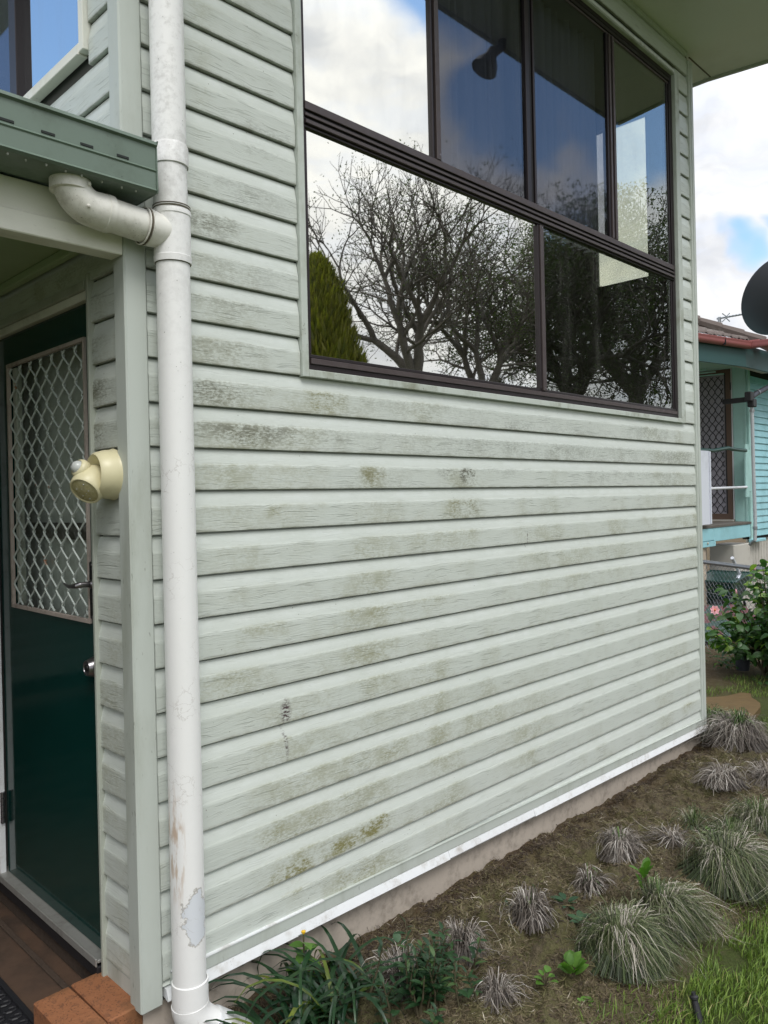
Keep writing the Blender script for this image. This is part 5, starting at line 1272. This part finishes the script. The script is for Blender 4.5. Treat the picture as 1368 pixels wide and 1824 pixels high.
# ------------------------------------------------------------------ trees across the yard (they show mirrored in the window)
def tree(name, label, base, trunk, levels, seed, leaves, leaf_size, spread=.62, up=.18, n0=3, r0=.24, ratio=.78, lean=(0, 0), twist=.35, height0=None):
    r = random.Random(seed); segs = []; tips = []
    def grow(p, d, ln, rad, lv):
        k = 4; pts = [p]; rs = [rad]
        for i in range(k):
            d = (d + Vector((r.gauss(0, twist * .32), r.gauss(0, twist * .32), r.gauss(up * .25, twist * .2)))).normalized()
            p = p + d * ln / k; pts.append(p); rs.append(rad * (1 - .38 * (i + 1) / k))
            if lv <= levels - 2 and i in (1, 2) and r.random() < .75:
                a_ = r.uniform(0, 6.283); o = d.orthogonal().normalized(); q = (d * .55 + (o * math.cos(a_) + d.cross(o) * math.sin(a_)) * .85).normalized()
                grow(p, q, ln * r.uniform(.45, .7), rad * .42, lv + 2 if lv + 2 <= levels else levels)
        segs.append((pts, rs, 7 if lv < 2 else (4 if lv < 4 else 3)))
        if lv >= levels: tips.append((pts[-1], d)); tips.append((pts[-2], d)); return
        nb_ = 2 if r.random() < .5 else 3
        a0 = r.uniform(0, 6.283)
        for j in range(nb_):
            a_ = a0 + j * 6.283 / nb_ + r.gauss(0, .3); o = d.orthogonal().normalized(); s = spread * r.uniform(.6, 1.3)
            q = (d * math.cos(s) + (o * math.cos(a_) + d.cross(o) * math.sin(a_)) * math.sin(s)).normalized()
            grow(p, q, ln * ratio * r.uniform(.8, 1.15), rad * .62, lv + 1)
    b = Vector(base); th = thing(name, label, 'tree', tuple(b)); top = b + Vector((lean[0], lean[1], trunk))
    mid = (b + top) / 2 + Vector((.12, .1, 0))
    segs.append(([b, mid, top], [r0 * 1.25, r0 * 1.05, r0], 9))
    for j in range(n0):
        a_ = j * 6.283 / n0 + r.uniform(-.3, .3); s = r.uniform(.35, .75)
        grow(top, Vector((math.cos(a_) * math.sin(s), math.sin(a_) * math.sin(s), math.cos(s))), height0 or trunk * .42, r0 * .72, 1)
    mbs = {}
    m1 = MB(); m2 = MB()
    for pts, rs, n in segs: (m1 if n > 4 else m2).tube(pts, rs, n, False)
    build('trunk', m1, M['bark'], th, smooth=True, angle=180)
    V = np.array([v[:] for v in m2.v]); F = np.array(m2.f) if m2.f else None
    fast('twigs', V, F, M['bark'], th, off=b)
    if leaves:
        rr2 = np.random.default_rng(seed); nt = len(tips); idx = rr2.integers(0, nt, leaves); T0 = np.array([t_[0][:] for t_ in tips]); keep = rr2.uniform(0, 1, nt) < .45; T0 = T0[keep] if keep.any() else T0; C = T0[rr2.integers(0, len(T0), leaves)] + rr2.normal(0, .20, (leaves, 3))
        u = rr2.normal(0, 1, (leaves, 3)); u /= np.linalg.norm(u, axis=1)[:, None]; w = np.cross(u, rr2.normal(0, 1, (leaves, 3))); w /= np.linalg.norm(w, axis=1)[:, None]
        s = leaf_size * rr2.uniform(.5, 1.2, leaves)[:, None]
        V = np.stack([C - u * s, C - w * s * .45, C + u * s, C + w * s * .45], 1).reshape(-1, 3); F = np.arange(leaves * 4).reshape(-1, 4)
        tag(fast('crown', V, F, M['leaf_tree'], th, {'rnd': np.repeat(rr2.uniform(0, 1, leaves), 4)}, off=b), kind='stuff')
    return th
tree('bare_tree', 'wide nearly leafless tree mirrored in the lower left pane', (17.3, -14, -1.7), 5.3, 7, 5, 5000, .045, .46, .20, 4, .23, .80, (-.7, 0), .42, 1.75)
tree('bare_tree', 'sparsely leaved tree mirrored beside the lower mullion', (20.9, -14.5, -1.7), 5.0, 7, 11, 12000, .05, .50, .12, 4, .22, .80, (-.2, 0), .45, 1.7)
tree('spreading_tree', 'large dense spreading tree mirrored in the lower right pane', (26.0, -14.5, -1.7), 5.2, 7, 19, 26000, .07, .60, .08, 5, .34, .82, (.5, 0), .45, 2.1)
tree('spreading_tree', 'dark leafy tree mirrored at the far right of the window', (33.5, -15.5, -1.7), 6.2, 7, 23, 26000, .09, .62, .08, 5, .36, .82, (.4, 0), .45, 2.7)
def conifer():
    r = np.random.default_rng(4); b = Vector((7.60, -8, -1.7)); th = thing('conifer', 'pointed olive-green conifer mirrored in the lower left corner of the window', 'tree', tuple(b)); H = 5.72
    build('trunk', MB().tube([tuple(b), (7.60, -8, 3.6)], [.14, .02], 8), M['bark'], th)
    n = 26000; t = r.uniform(.02, 1, n) ** .8; rad = 1.72 * (1 - t) ** .62 * np.sqrt(r.uniform(.45, 1, n)); az = r.uniform(0, 6.283, n)
    lump = .86 + .22 * vnoise(az * 3.2, t * 9, 4); rad = rad * lump
    C = np.stack([b.x + rad * np.cos(az), b.y + rad * np.sin(az), b.z + .1 + t * H * .985], -1)
    u = np.stack([np.cos(az) * .35 + r.normal(0, .18, n), np.sin(az) * .35 + r.normal(0, .18, n), np.ones(n)], -1); u /= np.linalg.norm(u, axis=1)[:, None]
    w = np.stack([-np.sin(az), np.cos(az), r.normal(0, .4, n)], -1); s = r.uniform(.05, .13, n)[:, None]
    V = np.stack([C - u * s * .6, C - w * s * .28, C + u * s * 1.6, C + w * s * .28], 1).reshape(-1, 3)
    tag(fast('crown', V, np.arange(n * 4).reshape(-1, 4), M['leaf_conifer'], th, {'rnd': np.repeat(np.clip(r.normal(.5, .25, n), 0, 1), 4)}, off=b), kind='stuff')
conifer()
